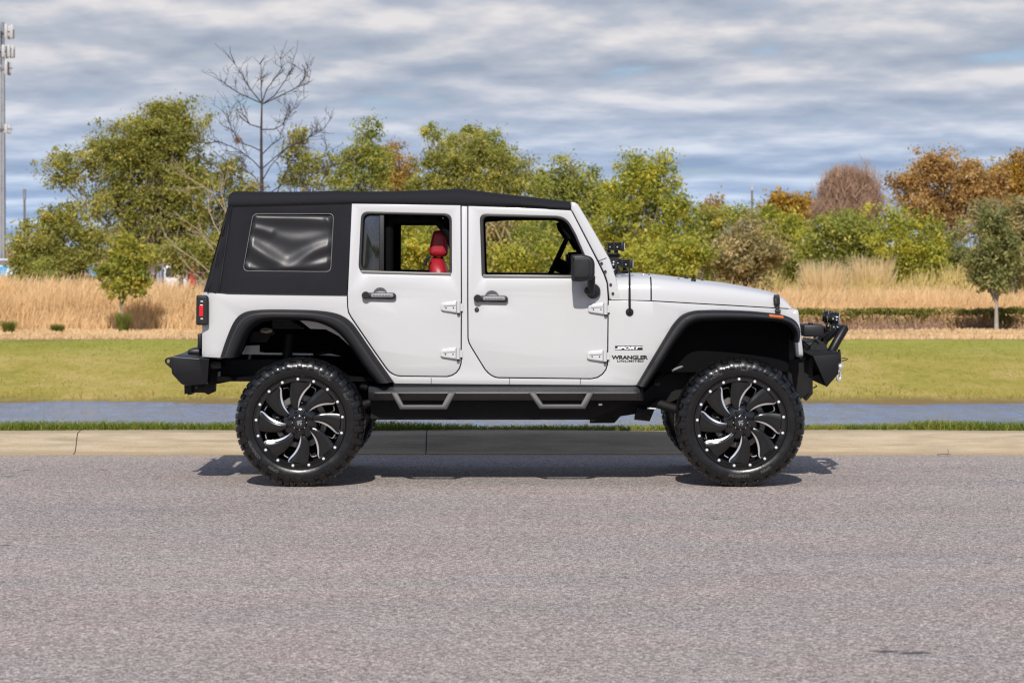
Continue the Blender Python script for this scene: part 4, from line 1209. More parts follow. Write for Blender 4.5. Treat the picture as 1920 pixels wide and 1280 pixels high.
fbo = obj('front_bumper', fb, 'bumper_black', ROOT, 30)
sb = MB().bbox(P(1505.3, 745, .27)[:1] + (.262,) + P(0, 745, .27)[2:], P(1511, 684, .27)[:1] + (.28,) + P(0, 684, .27)[2:], .004)
for a, b, r_ in ((1513, 725, .007), (1508.8, 741, .008)): sb.cyl((P(a, b, .27)[0], .268, P(a, b, .27)[2]), (P(a, b, .27)[0], .282, P(a, b, .27)[2]), r_, 10, 1)
obj('bumper_mount', sb, ['bumper_black', 'brake_metal'], fbo)
wi = MB()
wi.bbox(P(1505.5, 631, .5)[:1] + (.45,) + P(0, 631, .5)[2:], P(1543.5, 608.5, .5)[:1] + (.80,) + P(0, 608.5, .5)[2:], .012)
wi.cyl(P(1520, 609, .55), P(1520, 605, .55), .018, 12)
wi.cyl((P(1534, 653, .5)[0], .46, P(0, 654, .5)[2]), (P(1534, 653, .5)[0], 1.1, P(0, 654, .5)[2]), .058, 28)
wi.cyl((P(1534, 653, .5)[0], .445, P(0, 654, .5)[2]), (P(1534, 653, .5)[0], .47, P(0, 654, .5)[2]), .030, 20)
wi.bbox(P(1506, 661, .5)[:1] + (.5,) + P(0, 661, .5)[2:], P(1548, 640, .5)[:1] + (1.05,) + P(0, 640, .5)[2:], .01)
wi.tube([P(1506, 633, .47), P(1517, 636, .44), P(1530, 635, .44), P(1535, 640, .44)], .006, 6, 1)
wi.tube([P(1507, 638, .46), P(1514, 641, .44), P(1525, 640, .45)], .007, 6, 1)
wi.tube([P(1545, 645, .47), P(1546, 639, .46), P(1549, 641, .46), P(1547, 648, .47)], .006, 6)
obj('winch', wi, ['black_plastic', 'dark_steel'], fbo, 40)
hp = MB()
for ya_, yb_ in ((.46, .52), (W - .46, W - .52)):
    hp.tube([Q(1557, 662, ya_), Q(1570, 638, ya_), Q(1583.5, 615, yb_)], .030, 16)
    hp.tube([Q(1543, 641, ya_ + .1 if ya_ < .78 else ya_ - .1), Q(1569, 618.5, yb_)], .025, 14)
hp.tube([Q(1582.5, 617, .50), Q(1582.5, 617, W - .50)], .030, 16)
obj('winch_hoop', hp, 'bumper_black', fbo, 50)
for yy in (.62, W - .62):
    lm = MB()
    c = Q(1563, 597, yy)
    lm.tube([(c[0] - .040, yy, c[2] + .004), (c[0] - .02, yy, c[2] + .002), (c[0] + .030, yy, c[2] - .004)], [.030, .043, .046], 20)
    for k_ in range(3): lm.tube([(c[0] - .034 + k_ * .022, yy, c[2] + .003 - k_ * .002), (c[0] - .028 + k_ * .022, yy, c[2] + .003 - k_ * .002)], .050, 20)
    lm.tube([(c[0] + .030, yy, c[2] - .004), (c[0] + .038, yy, c[2] - .005)], [.042, .030], 20, 1)
    lm.bbox((c[0] - .02, yy - .02, c[2] - .09), (c[0] + .03, yy + .02, c[2] - .035), .006)
    for dx, dz in ((-.010, 0), (.015, -.008), (-.004, -.058), (.022, -.058)): lm.cyl((c[0] + dx, yy - .052, c[2] + dz), (c[0] + dx, yy, c[2] + dz), .0055, 8, 1)
    obj('spot_lamp', lm, ['gloss_black', 'chrome'], fbo, 40)
hk = MB().tube([P(1573, 655, .5), P(1574.5, 670, .5), P(1574, 684, .5)], .010, 8, 0)
hk.sphere(P(1575.3, 687, .5), .024, 1, 2, (.8, 1, 1.05))
ring_ = [Vector(P(1572.5, 704.5, .5)) + Vector((.014 * math.cos(t), .02 * math.cos(t), .034 * math.sin(t))) for t in np.linspace(0, 2 * math.pi, 25)]
obj('hook_ring', MB().tube(ring_, .008, 8, cap=False), 'chrome', fbo, 50)
hk.tube([P(1574, 672, .48), P(1584, 671, .48), P(1590, 673, .48), P(1586, 675, .48), P(1577, 677, .48)], .004, 6, 0)
obj('winch_cable', MB().tube([P(1524.5, 727, .4), P(1532, 724, .4), P(1529, 721, .4)], .005, 6), 'black_plastic', fbo, 50)
obj('tow_hook', hk, ['black_plastic', 'chrome'], fbo, 50)

# ---- wheels: tyre with shoulder lugs and lettering, rim with 17 studs, eight swept spokes, hub cap
TW, TR, RR = .152, .421, .299              # half width, radius over the carcass, rim radius
PROF = [(RR - .006, -.118), (RR, -.128), (RR + .006, -.136), (.318, -.1455), (.338, -.1505), (.358, -.1515), (.376, -.1475), (.392, -.139), (.406, -.127), (.415, -.108), (.419, -.08), (.421, -.03)]
def tyre_mb(seed):
    rnd = random.Random(seed)
    mb = MB()
    prof = PROF + [(r, -y) for r, y in PROF[::-1]]
    mb.lathe(prof, 144)
    # rim protector rib and bead lines
    mb.lathe([(RR + .012, -.1395), (RR + .014, -.1445), (RR + .019, -.1450), (RR + .021, -.1458)], 120)
    def pt(r, y, ang): return (r * math.cos(ang), y, r * math.sin(ang))
    def lug(prof, a0, a1, h, skew=0.0, k=4):
        """raised block over a run of the profile between two angles"""
        n = len(prof)
        nor = []
        for i in range(n):
            p, q = prof[max(i - 1, 0)], prof[min(i + 1, n - 1)]
            d = Vector((q[0] - p[0], q[1] - p[1])).normalized(); nor.append(Vector((-d.y, d.x)) * 1.0)
        # outward = away from the tyre's middle
        for i in range(n):
            if nor[i].dot(Vector((prof[i][0] - .33, prof[i][1]))) < 0: nor[i] = -nor[i]
        top, low = [], []
        for j in range(k + 1):
            rt, rl = [], []
            for i in range(n):
                a = a0 + (a1 - a0) * j / k + skew * i / (n - 1)
                sh = .85 if 0 < j < k and 0 < i < n - 1 else .62
                rt.append(pt(prof[i][0] + nor[i].x * h * (1 if sh > .8 else .9), prof[i][1] + nor[i].y * h * (1 if sh > .8 else .9), a))
                rl.append(pt(prof[i][0] - nor[i].x * .002, prof[i][1] - nor[i].y * .002, a))
            top.append(rt); low.append(rl)
        mb.loft(top)
        for j in range(k):
            for rr in (0, n - 1):
                mb.add([top[j][rr], top[j + 1][rr], low[j + 1][rr], low[j][rr]], [(0, 1, 2, 3)])
        for jj in (0, k):
            for i in range(n - 1):
                mb.add([top[jj][i], top[jj][i + 1], low[jj][i + 1], low[jj][i]], [(0, 1, 2, 3)])
    NB = 30
    pitch = 2 * math.pi / NB
    longp = [(.362, -.1512), (.372, -.1490), (.380, -.1460), (.388, -.1415), (.398, -.1345), (.407, -.125), (.4145, -.109), (.419, -.080), (.4205, -.055)]
    shortp = longp[4:]
    for i in range(NB):
        a = i * pitch
        lug(longp, a, a + pitch * .43, .0140, .02)
        lug(shortp, a + pitch * .51, a + pitch * .90, .0125, .02)
        lug([(.366, -.1504), (.373, -.1488), (.380, -.1460), (.386, -.1425)], a + pitch * .56, a + pitch * .84, .0065)
        m2 = [(r, -y) for r, y in shortp]
        lug(m2, a + pitch * .2, a + pitch * .66, .0075, .02)
        for yc, o in ((-.022, .1), (.022, .55)):
            lug([(.421, yc - .022), (.421, yc), (.421, yc + .022)], a + pitch * o, a + pitch * (o + .62), .007, .05, 3)
    return mb
def arc_text(s, r, a_mid, size, mb_out, mi, y=-.1517):
    t = text_mb(s, size, extrude=.0010, offset=.0018, spacing=1.15)
    am = R(a_mid)
    def bend(x, yy, z):
        a = am - x / r; rr = r + z
        yb = interp([(.318, -.1455), (.338, -.1505), (.358, -.1515), (.376, -.1475), (.392, -.139)], rr)
        return (rr * math.cos(a), yb + yy - .0012, rr * math.sin(a))
    t.shift(bend); mb_out.add(t.v, t.f, mi)
tyre = tyre_mb(1)
for s_, a_, z_ in (('TOYO', 118, .030), ('M/T', 86, .026), ('OPEN', -62, .026), ('COUNTRY', -92, .026)):
    arc_text(s_, .352, a_, z_, tyre, 1)

# rim: flange ring, stepped barrel
rim = MB()
rim.lathe([(RR - .010, -.100), (RR + .001, -.128), (RR + .001, -.139), (RR - .003, -.143), (RR - .009, -.1435), (RR - .012, -.1400), (.268, -.1380), (.264, -.1340), (.262, -.120), (.258, -.085), (.256, .03), (.25, .09)], 96, 0)
for k_ in range(17):                        # studs
    a = R(92 - k_ * 360 / 17); r = .2795
    c = (r * math.cos(a), 0, r * math.sin(a))
    rim.tube([(c[0], -.137, c[2]), (c[0], -.1425, c[2]), (c[0], -.1460, c[2])], [.0092, .0092, .0055], 10, 1)
U = 7.16e-4
def ul(pts): return [(a * U, b * U) for a, b in pts]
def make_spoke():
    mb = MB()
    E = ul(smooth_line([(96, 354), (92, 338), (74, 320), (50, 298), (26, 268), (7, 236), (-7, 200), (-14, 158), (-14, 120)], 2))
    E2 = ul(smooth_line([(102, 353), (103, 338), (91, 319), (70, 297), (45, 267), (25, 235), (8, 199), (-4, 157), (-10, 120)], 2))
    L = ul(smooth_line([(-72, 372), (-80, 335), (-86, 290), (-88, 240), (-85, 195), (-76, 160), (-52, 120)], 2))
    N = 26
    e, e2, l = resample(E, N), resample(E2, N), resample(L, N)
    def ysurf(r): return -.128 + .020 * max(0, (.262 - r) / .262) ** 1.0 - .012 * math.exp(-((r - .12) / .07) ** 2)
    rows = []
    for i in range(N):
        row = []
        for t, dy in ((0, .020), (0.0, .004), (.06, 0), (.35, -.004), (.7, -.004), (.96, 0), (1.0, .003)):
            q = l[i].lerp(e[i], t)
            row.append((q.x, ysurf(q.length) + dy, q.y))
        rows.append(row)
    mb.loft(rows, 0)
    # milled flank falling away from the blade's edge
    mb.loft([[(e[i].x, ysurf(e[i].length) + .001, e[i].y), (e2[i].x, ysurf(e[i].length) + .0055, e2[i].y)] for i in range(N)], 1)
    mb.loft([[(e2[i].x, ysurf(e[i].length) + .0055, e2[i].y), (e2[i].x, ysurf(e[i].length) + .06, e2[i].y)] for i in range(N)], 0)
    mb.loft([[(l[i].x, ysurf(l[i].length) + .02, l[i].y), (l[i].x, ysurf(l[i].length) + .06, l[i].y)] for i in range(N)], 0)
    # chamfered foot of the blade at the flange and thin milled hook in the gap beside it
    foot = [(-72, 364), (-20, 374), (40, 368), (99, 350)]
    f = ul(foot)
    f2 = [(a * 1.035, b * 1.035) for a, b in f]
    mb.loft([[(a, -.126, b) for a, b in f], [(a, -.1335, b) for a, b in f2]], 1)
    hook = smooth_line([(108, 322), (130, 312), (147, 298), (143, 280), (134, 262), (124, 246)], 2)
    h0, h1 = ul(hook), ul([(a * .978 - 2, b * .978) for a, b in hook])
    mb.loft([[(a, -.100, b), (c, -.094, d)] for (a, b), (c, d) in zip(h0, h1)], 1)
    mb.loft([[(a, -.100, b), (a * 1.01, -.05, b * 1.01)] for a, b in h0], 0)
    hook = smooth_line([(-2, 178), (22, 172), (40, 190), (44, 214)], 2)
    h0, h1 = ul(hook), ul([(a + 5, b + 4) for a, b in hook])
    mb.loft([[(a, -.104, b), (c, -.098, d)] for (a, b), (c, d) in zip(h0, h1)], 1)
    return mb
spoke = make_spoke()
hub = MB()
hub.lathe([(.140, -.055), (.128, -.090), (.105, -.108), (.088, -.118), (.070, -.122), (.052, -.124), (.048, -.135), (.044, -.144), (.034, -.148), (.028, -.1475), (.001, -.1465)], 48, 0)
for k_ in range(8):
    a = R(22.5 + 45 * k_)
    c = (.071 * math.cos(a), 0, .071 * math.sin(a))
    hub.tube([(c[0], -.115, c[2]), (c[0], -.128, c[2]), (c[0], -.134, c[2])], [.010, .009, .005], 8, 2)
    a = R(45 * k_)
    c = (.046 * math.cos(a), 0, .046 * math.sin(a))
    hub.tube([(c[0], -.128, c[2]), (c[0], -.139, c[2])], [.0060, .004], 8, 1)
    a = R(90 + 45 * k_ + 11); c = Vector((.138 * math.cos(a), -.085, .138 * math.sin(a)))
    t = Vector((-math.sin(a), 0, math.cos(a))) * .016; n_ = Vector((math.cos(a), 0, math.sin(a))) * .018
    hub.add([c - t - n_, c + t - n_, c + t + n_, c - t + n_], [(0, 1, 2, 3)], 3)
# round emblem: an angular letter on a bright disc
emb = MB()
emb.cyl((0, -.1485, 0), (0, -.1465, 0), .029, 32, 0)
for s_ in ([(-.015, .010), (.017, .016), (.015, .008), (-.017, .002)], [(-.013, -.001), (.010, .003), (.008, -.004), (-.005, -.007), (-.004, -.019), (-.012, -.013)], [(.013, .003), (.018, -.005), (.010, -.018), (.004, -.020), (.008, -.008)]):
    emb.prism(s_, -.1495, -.148, 1)
disc = MB()
disc.lathe([(.05, -.03), (.175, -.03), (.178, -.018), (.175, -.006), (.05, -.006)], 48, 0)
disc.bbox((-.19, -.07, -.07), (-.11, .02, .07), .02, 1)
disc.lathe([(.251, .04), (.06, .05)], 32, 1)
def make_wheel(loc, turn):
    w = empty('wheel', loc, ROOT)
    t = obj('tyre', tyre, ['tyre_rubber', 'tyre_lettering'], w, 32, local=True); t.rotation_euler = (0, R(turn), 0)
    rm = obj('rim', rim, ['gloss_black', 'stud_metal'], w, 35, local=True); rm.scale = (1.028, 1, 1.028)
    s0 = obj('spoke', spoke, ['satin_black', 'milled_aluminium'], w, 40, local=True)
    s0.scale = (1.028, 1, 1.028)
    for i in range(1, 8):
        s = s0.copy(); C.objects.link(s); s.rotation_euler = (0, R(45 * i), 0); s.parent = w
    obj('hub_cap', hub, ['gloss_black', 'chrome', 'gloss_black', 'grey_metal'], w, 40, local=True)
    obj('wheel_emblem', emb, ['gloss_black', 'grey_metal'], w, 40, local=True)
    obj('brake_disc', disc, ['brake_metal', 'chassis_black'], w, 40, local=True)
    return w
def copy_wheel(src, loc, turn, flip):
    w = src.copy(); C.objects.link(w); w.parent = ROOT
    w.location = Vector(loc) - ORG[ROOT.name]
    w.rotation_euler = (0, 0, math.pi if flip else 0)
    for ch in list(src.children):
        c = ch.copy(); C.objects.link(c); c.parent = w
        if c.name.startswith('tyre'): c.rotation_euler = (0, R(turn), 0)
    return w
YT = .006
wf0 = make_wheel((FCX, YT, .4275), 0)
copy_wheel(wf0, (RCX, YT, .4275), 57, False)
copy_wheel(wf0, (FCX, W - YT, .4275), 20, True)
copy_wheel(wf0, (RCX, W - YT, .4275), 130, True)

# ================================================================ the place
rng = np.random.default_rng(11)
XW = 60.0
def sheet(name, rows, xs, fn, m, cat='structure'):
    mb = MB()
    mb.loft([[(x, y, fn(x, y)) for x in xs] for y in rows])
    o = obj(name, mb, m, None, 180); kind(o, cat); return o
KY = 2.64                                   # foot of the kerb
WZ, LZ = -2.51, -1.55                       # pond level, ground beyond
GROUND = 3.15
obj_road = obj('road', MB().add([(-200, -60, 0), (200, -60, 0), (200, KY + .02, 0), (-200, KY + .02, 0)], [(0, 1, 2, 3)]), 'asphalt'); kind(obj_road, 'structure')
# kerb, cast in lengths with open joints
KP = [(KY, -.05), (KY, .006), (KY + .045, .010), (KY + .075, .022), (KY + .105, .05), (KY + .165, .135), (KY + .185, .150), (KY + .215, .158), (KY + .36, .165), (KY + .36, -.05)]
J = [P(142, 830, KY + .1)[0], P(799, 830, KY + .1)[0]]
step = J[1] - J[0]
kb = MB(); x = J[0] - 12 * step
while x < 60:
    n_ = 24
    for i in range(1):
        x0, x1 = x + .004, x + step - .004
        xs_k = np.linspace(x0, x1, 24)
        rings = [[(xx, y + .004 * math.sin(xx * 1.7) * (z > .1), z + .004 * math.sin(xx * 2.3 + y * 9) * (z > .02)) for y, z in KP] for xx in xs_k]
        kb.loft(rings); kb.add(rings[0], [tuple(range(len(KP)))[::-1]]); kb.add(rings[-1], [tuple(range(len(KP)))])
    x += step
kerb = obj('kerb', kb, 'kerb_concrete', None, 25); kind(kerb, 'structure')
kj = obj('kerb_joint', MB().loft([[(-60, y + .006, z - .006) for y, z in KP], [(60, y + .006, z - .006) for y, z in KP]]), 'joint_dark', None, 25); kind(kj, 'structure')
# verge and bank down to the pond
def hn(x, y, s=1.0, o=0.0):
    return (math.sin(x * 1.3 * s + o) + math.sin(x * .57 * s + 1.7 + o) + math.sin(x * .23 * s + y * .4 * s + .4 + o)) / 3
def bank(x, y):
    if y < 3.16: return .150 + .008 * hn(x, y, 2)
    return .150 - (y - 3.16) * .34 + .02 * hn(x, y, 1.1)
xs_b = np.linspace(-60, 60, 121)
verge = sheet('grass_verge', [KY + .33, 3.16, 3.5, 4.0, 5, 6, 7, 8, 9, 10, 11.4], xs_b, bank, 'bank_soil')
pond = obj('pond', MB().add([(-300, 9.5, WZ), (300, 9.5, WZ), (300, 60, WZ), (-300, 60, WZ)], [(0, 1, 2, 3)]), 'pond_water'); kind(pond, 'structure')
def lawn_z(x, y):
    t = (y - 50.0) / 22.0
    z = WZ - .10 + t * (LZ - WZ + .10) if y < 72 else LZ
    return z + (.05 * hn(x, y, .55) + .03 * hn(x, y, 1.9, 2) if y < 71.5 else .015 * hn(x, y))
xs_l = np.linspace(-90, 90, 241)
lawn = sheet('lawn', list(np.linspace(49.5, 72.0, 46)), xs_l, lawn_z, 'lawn_turf')
xs_d = np.linspace(-400, 400, 161)
ground = sheet('ground', [71.6, 76, 80, 90, 110, 150, 300, 900, 3000], xs_d, lambda x, y: LZ + .02 - .04 * (y < 72) , 'dirt')
# fallen twig in the gutter
tw = MB(); a = Vector(P(1757, 851.5, 2.45)); zt = .012
g0 = (-.0,)
tx, ty = (1765 - 960) * (CAM_D + 2.50) / F, 2.50
tw.tube([(tx - .03, ty, zt), (tx + .02, ty + .01, zt + .004), (tx + .07, ty - .01, zt + .003)], .004, 6)
tw.tube([(tx + .05, ty, zt), (tx + .056, ty + .02, zt + .02), (tx + .055, ty + .03, zt + .035)], .003, 6)
two = obj('fallen_twig', tw, 'bark'); tag(two, 'small dry twig lying in the gutter at the foot of the kerb', 'twig')

# ---------------------------------------------------------------- blades and leaves
def quads(name, pos, axis, width, normal_side, tint, m, parent=None, taper=.15, bend=None):
    """n thin blades: base pos, vector axis, width vector"""
    n = len(pos)
    if bend is None:
        V = np.empty((n, 4, 3)); s = normal_side * (width[:, None] * .5)
        V[:, 0] = pos - s; V[:, 1] = pos + s; V[:, 2] = pos + axis + s * taper; V[:, 3] = pos + axis - s * taper
        k = 4; F_ = np.arange(n * 4).reshape(n, 4); T = tint
    else:
        V = np.empty((n, 6, 3)); s = normal_side * (width[:, None] * .5)
        V[:, 0] = pos - s; V[:, 1] = pos + s
        mid = pos + axis * .55; V[:, 2] = mid + s * .8; V[:, 3] = mid - s * .8
        tip = pos + axis + bend; V[:, 4] = tip + s * taper; V[:, 5] = tip - s * taper
        b = np.arange(n)[:, None] * 6
        F_ = np.concatenate([b + np.array([[0, 1, 2, 3]]), b + np.array([[3, 2, 4, 5]])]); T = np.concatenate([tint, tint])
    V = V.reshape(-1, 3)
    if parent is not None: V = V - np.array(ORG[parent.name])[None]
    me = bpy.data.meshes.new(name)
    me.vertices.add(len(V)); me.vertices.foreach_set('co', V.ravel().astype(np.float32))
    me.loops.add(F_.size); me.loops.foreach_set('vertex_index', F_.ravel().astype(np.int32))
    me.polygons.add(len(F_)); me.polygons.foreach_set('loop_start', np.arange(0, F_.size, 4).astype(np.int32))
    at = me.attributes.new('tint', 'FLOAT', 'FACE'); at.data.foreach_set('value', np.clip(T, 0, 1).astype(np.float32))
    me.materials.append(MATS[m]); me.update(calc_edges=True)
    o = bpy.data.objects.new(name, me); C.objects.link(o)
    if parent is not None: o.parent = parent
    ORG[o.name] = Vector((0, 0, 0))
    return o
def unit(v): return v / np.maximum(np.linalg.norm(v, axis=1, keepdims=True), 1e-9)
def field(x, y, s):                          # cheap smooth patchiness
    return (np.sin(x * 1.1 * s + y * .7 * s) + np.sin(x * .43 * s - y * 1.3 * s + 1.3) + np.sin(x * 2.3 * s + .5) * .6 + np.sin(y * 1.9 * s + x * .31 * s + 2.1)) / 3.6

# grass along the kerb
n = 96000
x = rng.uniform(-12, 12, n); y = KY + .34 + rng.random(n) ** 2.2 * 1.3
fld = field(x, y, 2.6)
h = (.062 + .026 * fld + rng.uniform(-.022, .036, n)).clip(.015, .14)
h *= np.where(np.abs(x - 1.4) < 1.7, .78, 1.0)
z = .145 - np.maximum(0, y - 3.16) * .34
ax_ = np.stack([rng.normal(0, .45, n) * h, rng.normal(0, .35, n) * h, h], 1)
sd = unit(np.stack([np.ones(n), rng.normal(0, .7, n), np.zeros(n)], 1))
bn = np.stack([rng.normal(0, .35, n) * h, rng.normal(0, .3, n) * h, -.1 * h], 1)
dry = np.where((x > -.6) & (x < 2.6), .22, 0.0)
tint = .40 + .20 * fld + rng.normal(0, .16, n) + dry + (rng.random(n) < .10) * .4
g = quads('verge_grass', np.stack([x, y, z], 1), ax_, rng.uniform(.004, .009, n), sd, tint, 'verge_blade', bend=bn); kind(g, 'stuff', 'green grass growing along the top of the kerb')
# tall stray stems
# lawn tufts: short blades so the far bank is not a flat sheet
n = 26000
x = rng.uniform(-24, 24, n); y = rng.uniform(53.0, 71.8, n)
z = np.array([lawn_z(a, b) for a, b in zip(x, y)])
keep = z > WZ + .01; x, y, z = x[keep], y[keep], z[keep]; n = len(x)
nearw = (y < 55.0)
h = rng.uniform(.02, .05, n) + np.where(nearw, rng.uniform(0, .12, n), 0)
fld = field(x, y, .5)
ax_ = np.stack([rng.normal(0, .5, n) * h, rng.normal(0, .5, n) * h, h], 1)
sd = unit(np.stack([np.ones(n), rng.normal(0, .5, n), np.zeros(n)], 1))
leafmat('lawn_blade', (.21, .22, .026), (.41, .345, .07), (.50, .36, .14), trans=.45)
tint = .40 + .38 * fld + rng.normal(0, .14, n) + np.where(nearw, .35, 0) - np.where(y > 68, .25, 0)
g = quads('lawn_grass', np.stack([x, y, z - .01], 1), ax_, rng.uniform(.02, .04, n), sd, tint, 'lawn_blade', taper=.3); kind(g, 'stuff', 'short mown grass on the far bank of the pond')

# dry reeds and broomsedge behind the lawn
def reeds(name, x0, x1, y0, y1, n, hh, m, label, w=(.02, .05), top=None, patch=.35):
    x = rng.uniform(x0, x1, n); y = y0 + (y1 - y0) * rng.random(n)
    f1 = field(x, y, patch); f2 = field(x + 40, y, 1.4)
    h = hh * (.80 + .30 * f1 + .20 * f2 + rng.normal(0, .13, n)).clip(.25, 1.5)
    if top is not None: h *= top(x, y)
    ax_ = np.stack([rng.normal(.03, .14, n) * h, rng.normal(0, .12, n) * h, h], 1)
    sd = unit(np.stack([np.ones(n), rng.normal(0, .4, n), np.zeros(n)], 1))
    bn = np.stack([rng.normal(.05, .10, n) * h, rng.normal(0, .08, n) * h, -.04 * h], 1)
    tint = .52 + .18 * f2 + .12 * f1 + rng.normal(0, .18, n)
    o = quads(name, np.stack([x, y, np.full(n, LZ)], 1), ax_, rng.uniform(*w, n), sd, tint, m, taper=.3, bend=bn)
    kind(o, 'stuff', label); return o
def front(x, y): return np.clip((y - 82.6) / 2.2, .30, 1.0)
reeds('reed_bed', -44, -6, 80.5, 90, 57000, 1.72, 'straw', 'tall dry straw coloured reeds behind the lawn', top=lambda x, y: np.clip((y - 80.0) / 2.5, .22, 1.0) * np.where((x > -18) & (x < -12.5), 1.0, 1.0))
reeds('reed_bed', -6, 9, 84, 92, 9000, 1.5, 'straw', 'tall dry straw coloured reeds behind the lawn', w=(.03, .07))
reeds('dry_grass', 8.5, 44, 85.0, 96, 52000, 1.34, 'straw', 'dry sandy grass behind the clipped hedge', top=lambda x, y: np.clip((y - 84) / 3, .5, 1.0))
reeds('weedy_grass', 9, 34, 94, 104, 12000, 2.0, 'straw_green', 'pale green weedy grass in front of the trees', w=(.03, .08), patch=.6)
# low pinkish litter at the front edge of the reeds
reeds('dry_litter', -34, 34, 72.5, 81, 26000, .13, 'straw', 'low dry litter between the lawn and the reeds', w=(.04, .10))

leafmat('plume', (.55, .42, .25), (.80, .64, .42), (.92, .78, .56), trans=.45, rough=.7)
def clump(name, px, py_base, px_w, h, D, m, label, cat, n, group=None, lean_=.35, wid=(.02, .045), spread=.45, lo=.55):
    X = (px - 960) * D / F; Z = CAM_Z - (py_base - HORIZON) * D / F
    r = px_w * .5 * D / F
    root = None
    a = rng.uniform(0, 2 * np.pi, n); q = np.sqrt(rng.random(n)) * r * spread
    pos = np.stack([X + np.cos(a) * q, D - CAM_D + np.sin(a) * q, np.full(n, LZ - .02)], 1)
    hh = h * rng.uniform(lo, 1.05, n)
    out = np.stack([np.cos(a), np.sin(a), np.zeros(n)], 1)
    ax_ = out * (rng.uniform(0, 1, n) * r * .6)[:, None] + np.stack([rng.normal(0, .05, n), rng.normal(0, .05, n), hh], 1)
    bn = out * (rng.uniform(.05, lean_, n) * r)[:, None] - np.stack([np.zeros(n), np.zeros(n), hh * .08], 1)
    sd = unit(np.stack([np.ones(n), rng.normal(0, .6, n), np.zeros(n)], 1))
    o = quads(name, pos, ax_, rng.uniform(*wid, n), sd, rng.normal(.5, .22, n), m, bend=bn)
    return tag(o, label, cat, group)
for px, h_, w_, lab in ((17, .52, 30, 'small dark green grass tuft at the lawn edge below the cell tower'), (108, .40, 26, 'smallest pale grass tuft at the lawn edge, between two larger tufts'), (231, .82, 30, 'tall green grass tuft around the foot of the young tree')):
    clump('grass_tuft', px, 626, w_, h_, 98 - 1.6, 'tuft_blade', lab, 'grass tuft', 500, 'green grass tufts along the lawn edge', .5, (.012, .03))
for px, h_, D, lab in ((1543, 2.75, 113, 'pale plume grass clump above the bonnet end'), (1632, 2.95, 114, 'tallest pale plume grass clump behind the hedge'), (1740, 2.2, 115, 'low plume grass clump near the young tree'), (1800, 2.4, 116, 'greenish plume grass clump behind the young tree')):
    clump('plume_grass', px, 600, 64, h_, D, 'straw_green' if px > 1700 else 'plume', lab, 'plume grass', 1700, 'plume grasses behind the hedge', .45, (.015, .04), .95, .25)

# ---------------------------------------------------------------- trees
def leaf_cloud(cen, rad, n_clump, per, clump_r, size, seed, flat=1.0, shell=.55, up=.25, elong=1.0):
    """leaf quads in clumps spread through a set of ellipsoids. cen (k,3), rad (k,3)"""
    r_ = np.random.default_rng(seed)
    k = len(cen); vol = np.prod(rad, 1) ** .75; pick = r_.choice(k, n_clump, p=vol / vol.sum())
    d = unit(r_.normal(0, 1, (n_clump, 3)))
    rr = (shell + (1 - shell) * r_.random(n_clump)) ** 1.0
    rr = np.where(r_.random(n_clump) < .66, rr, r_.random(n_clump) ** .5 * .8)
    sprig = r_.random(n_clump) < .17
    rr = np.where(sprig, r_.uniform(1.0, 1.30, n_clump), rr)
    cc = cen[pick] + d * rad[pick] * rr[:, None]
    keep = cc[:, 2] > LZ + .1; cc = cc[keep]; n_clump = len(cc)
    cr = clump_r * r_.uniform(.55, 1.35, n_clump) * np.where(sprig[keep], .55, 1.0)
    ct = r_.normal(0, .17, n_clump)
    cnt = (per * r_.uniform(.5, 1.5, n_clump) * np.where(sprig[keep], .45, 1.0)).astype(int)
    idx = np.repeat(np.arange(n_clump), cnt); n = len(idx)
    p = cc[idx] + r_.normal(0, 1, (n, 3)) * (cr[idx] * .55)[:, None] * np.array([1, 1, .75])
    t = .47 + ct[idx] + r_.normal(0, .12, n)
    a = unit(r_.normal(0, 1, (n, 3)) + np.array([0, 0, up])); b = unit(np.cross(a, r_.normal(0, 1, (n, 3))))
    s = size * r_.uniform(.5, 1.5, n) * r_.uniform(.7, 1.25, n_clump)[idx]
    return p, a * (s * elong)[:, None], s * .62 / elong ** .5, b, t
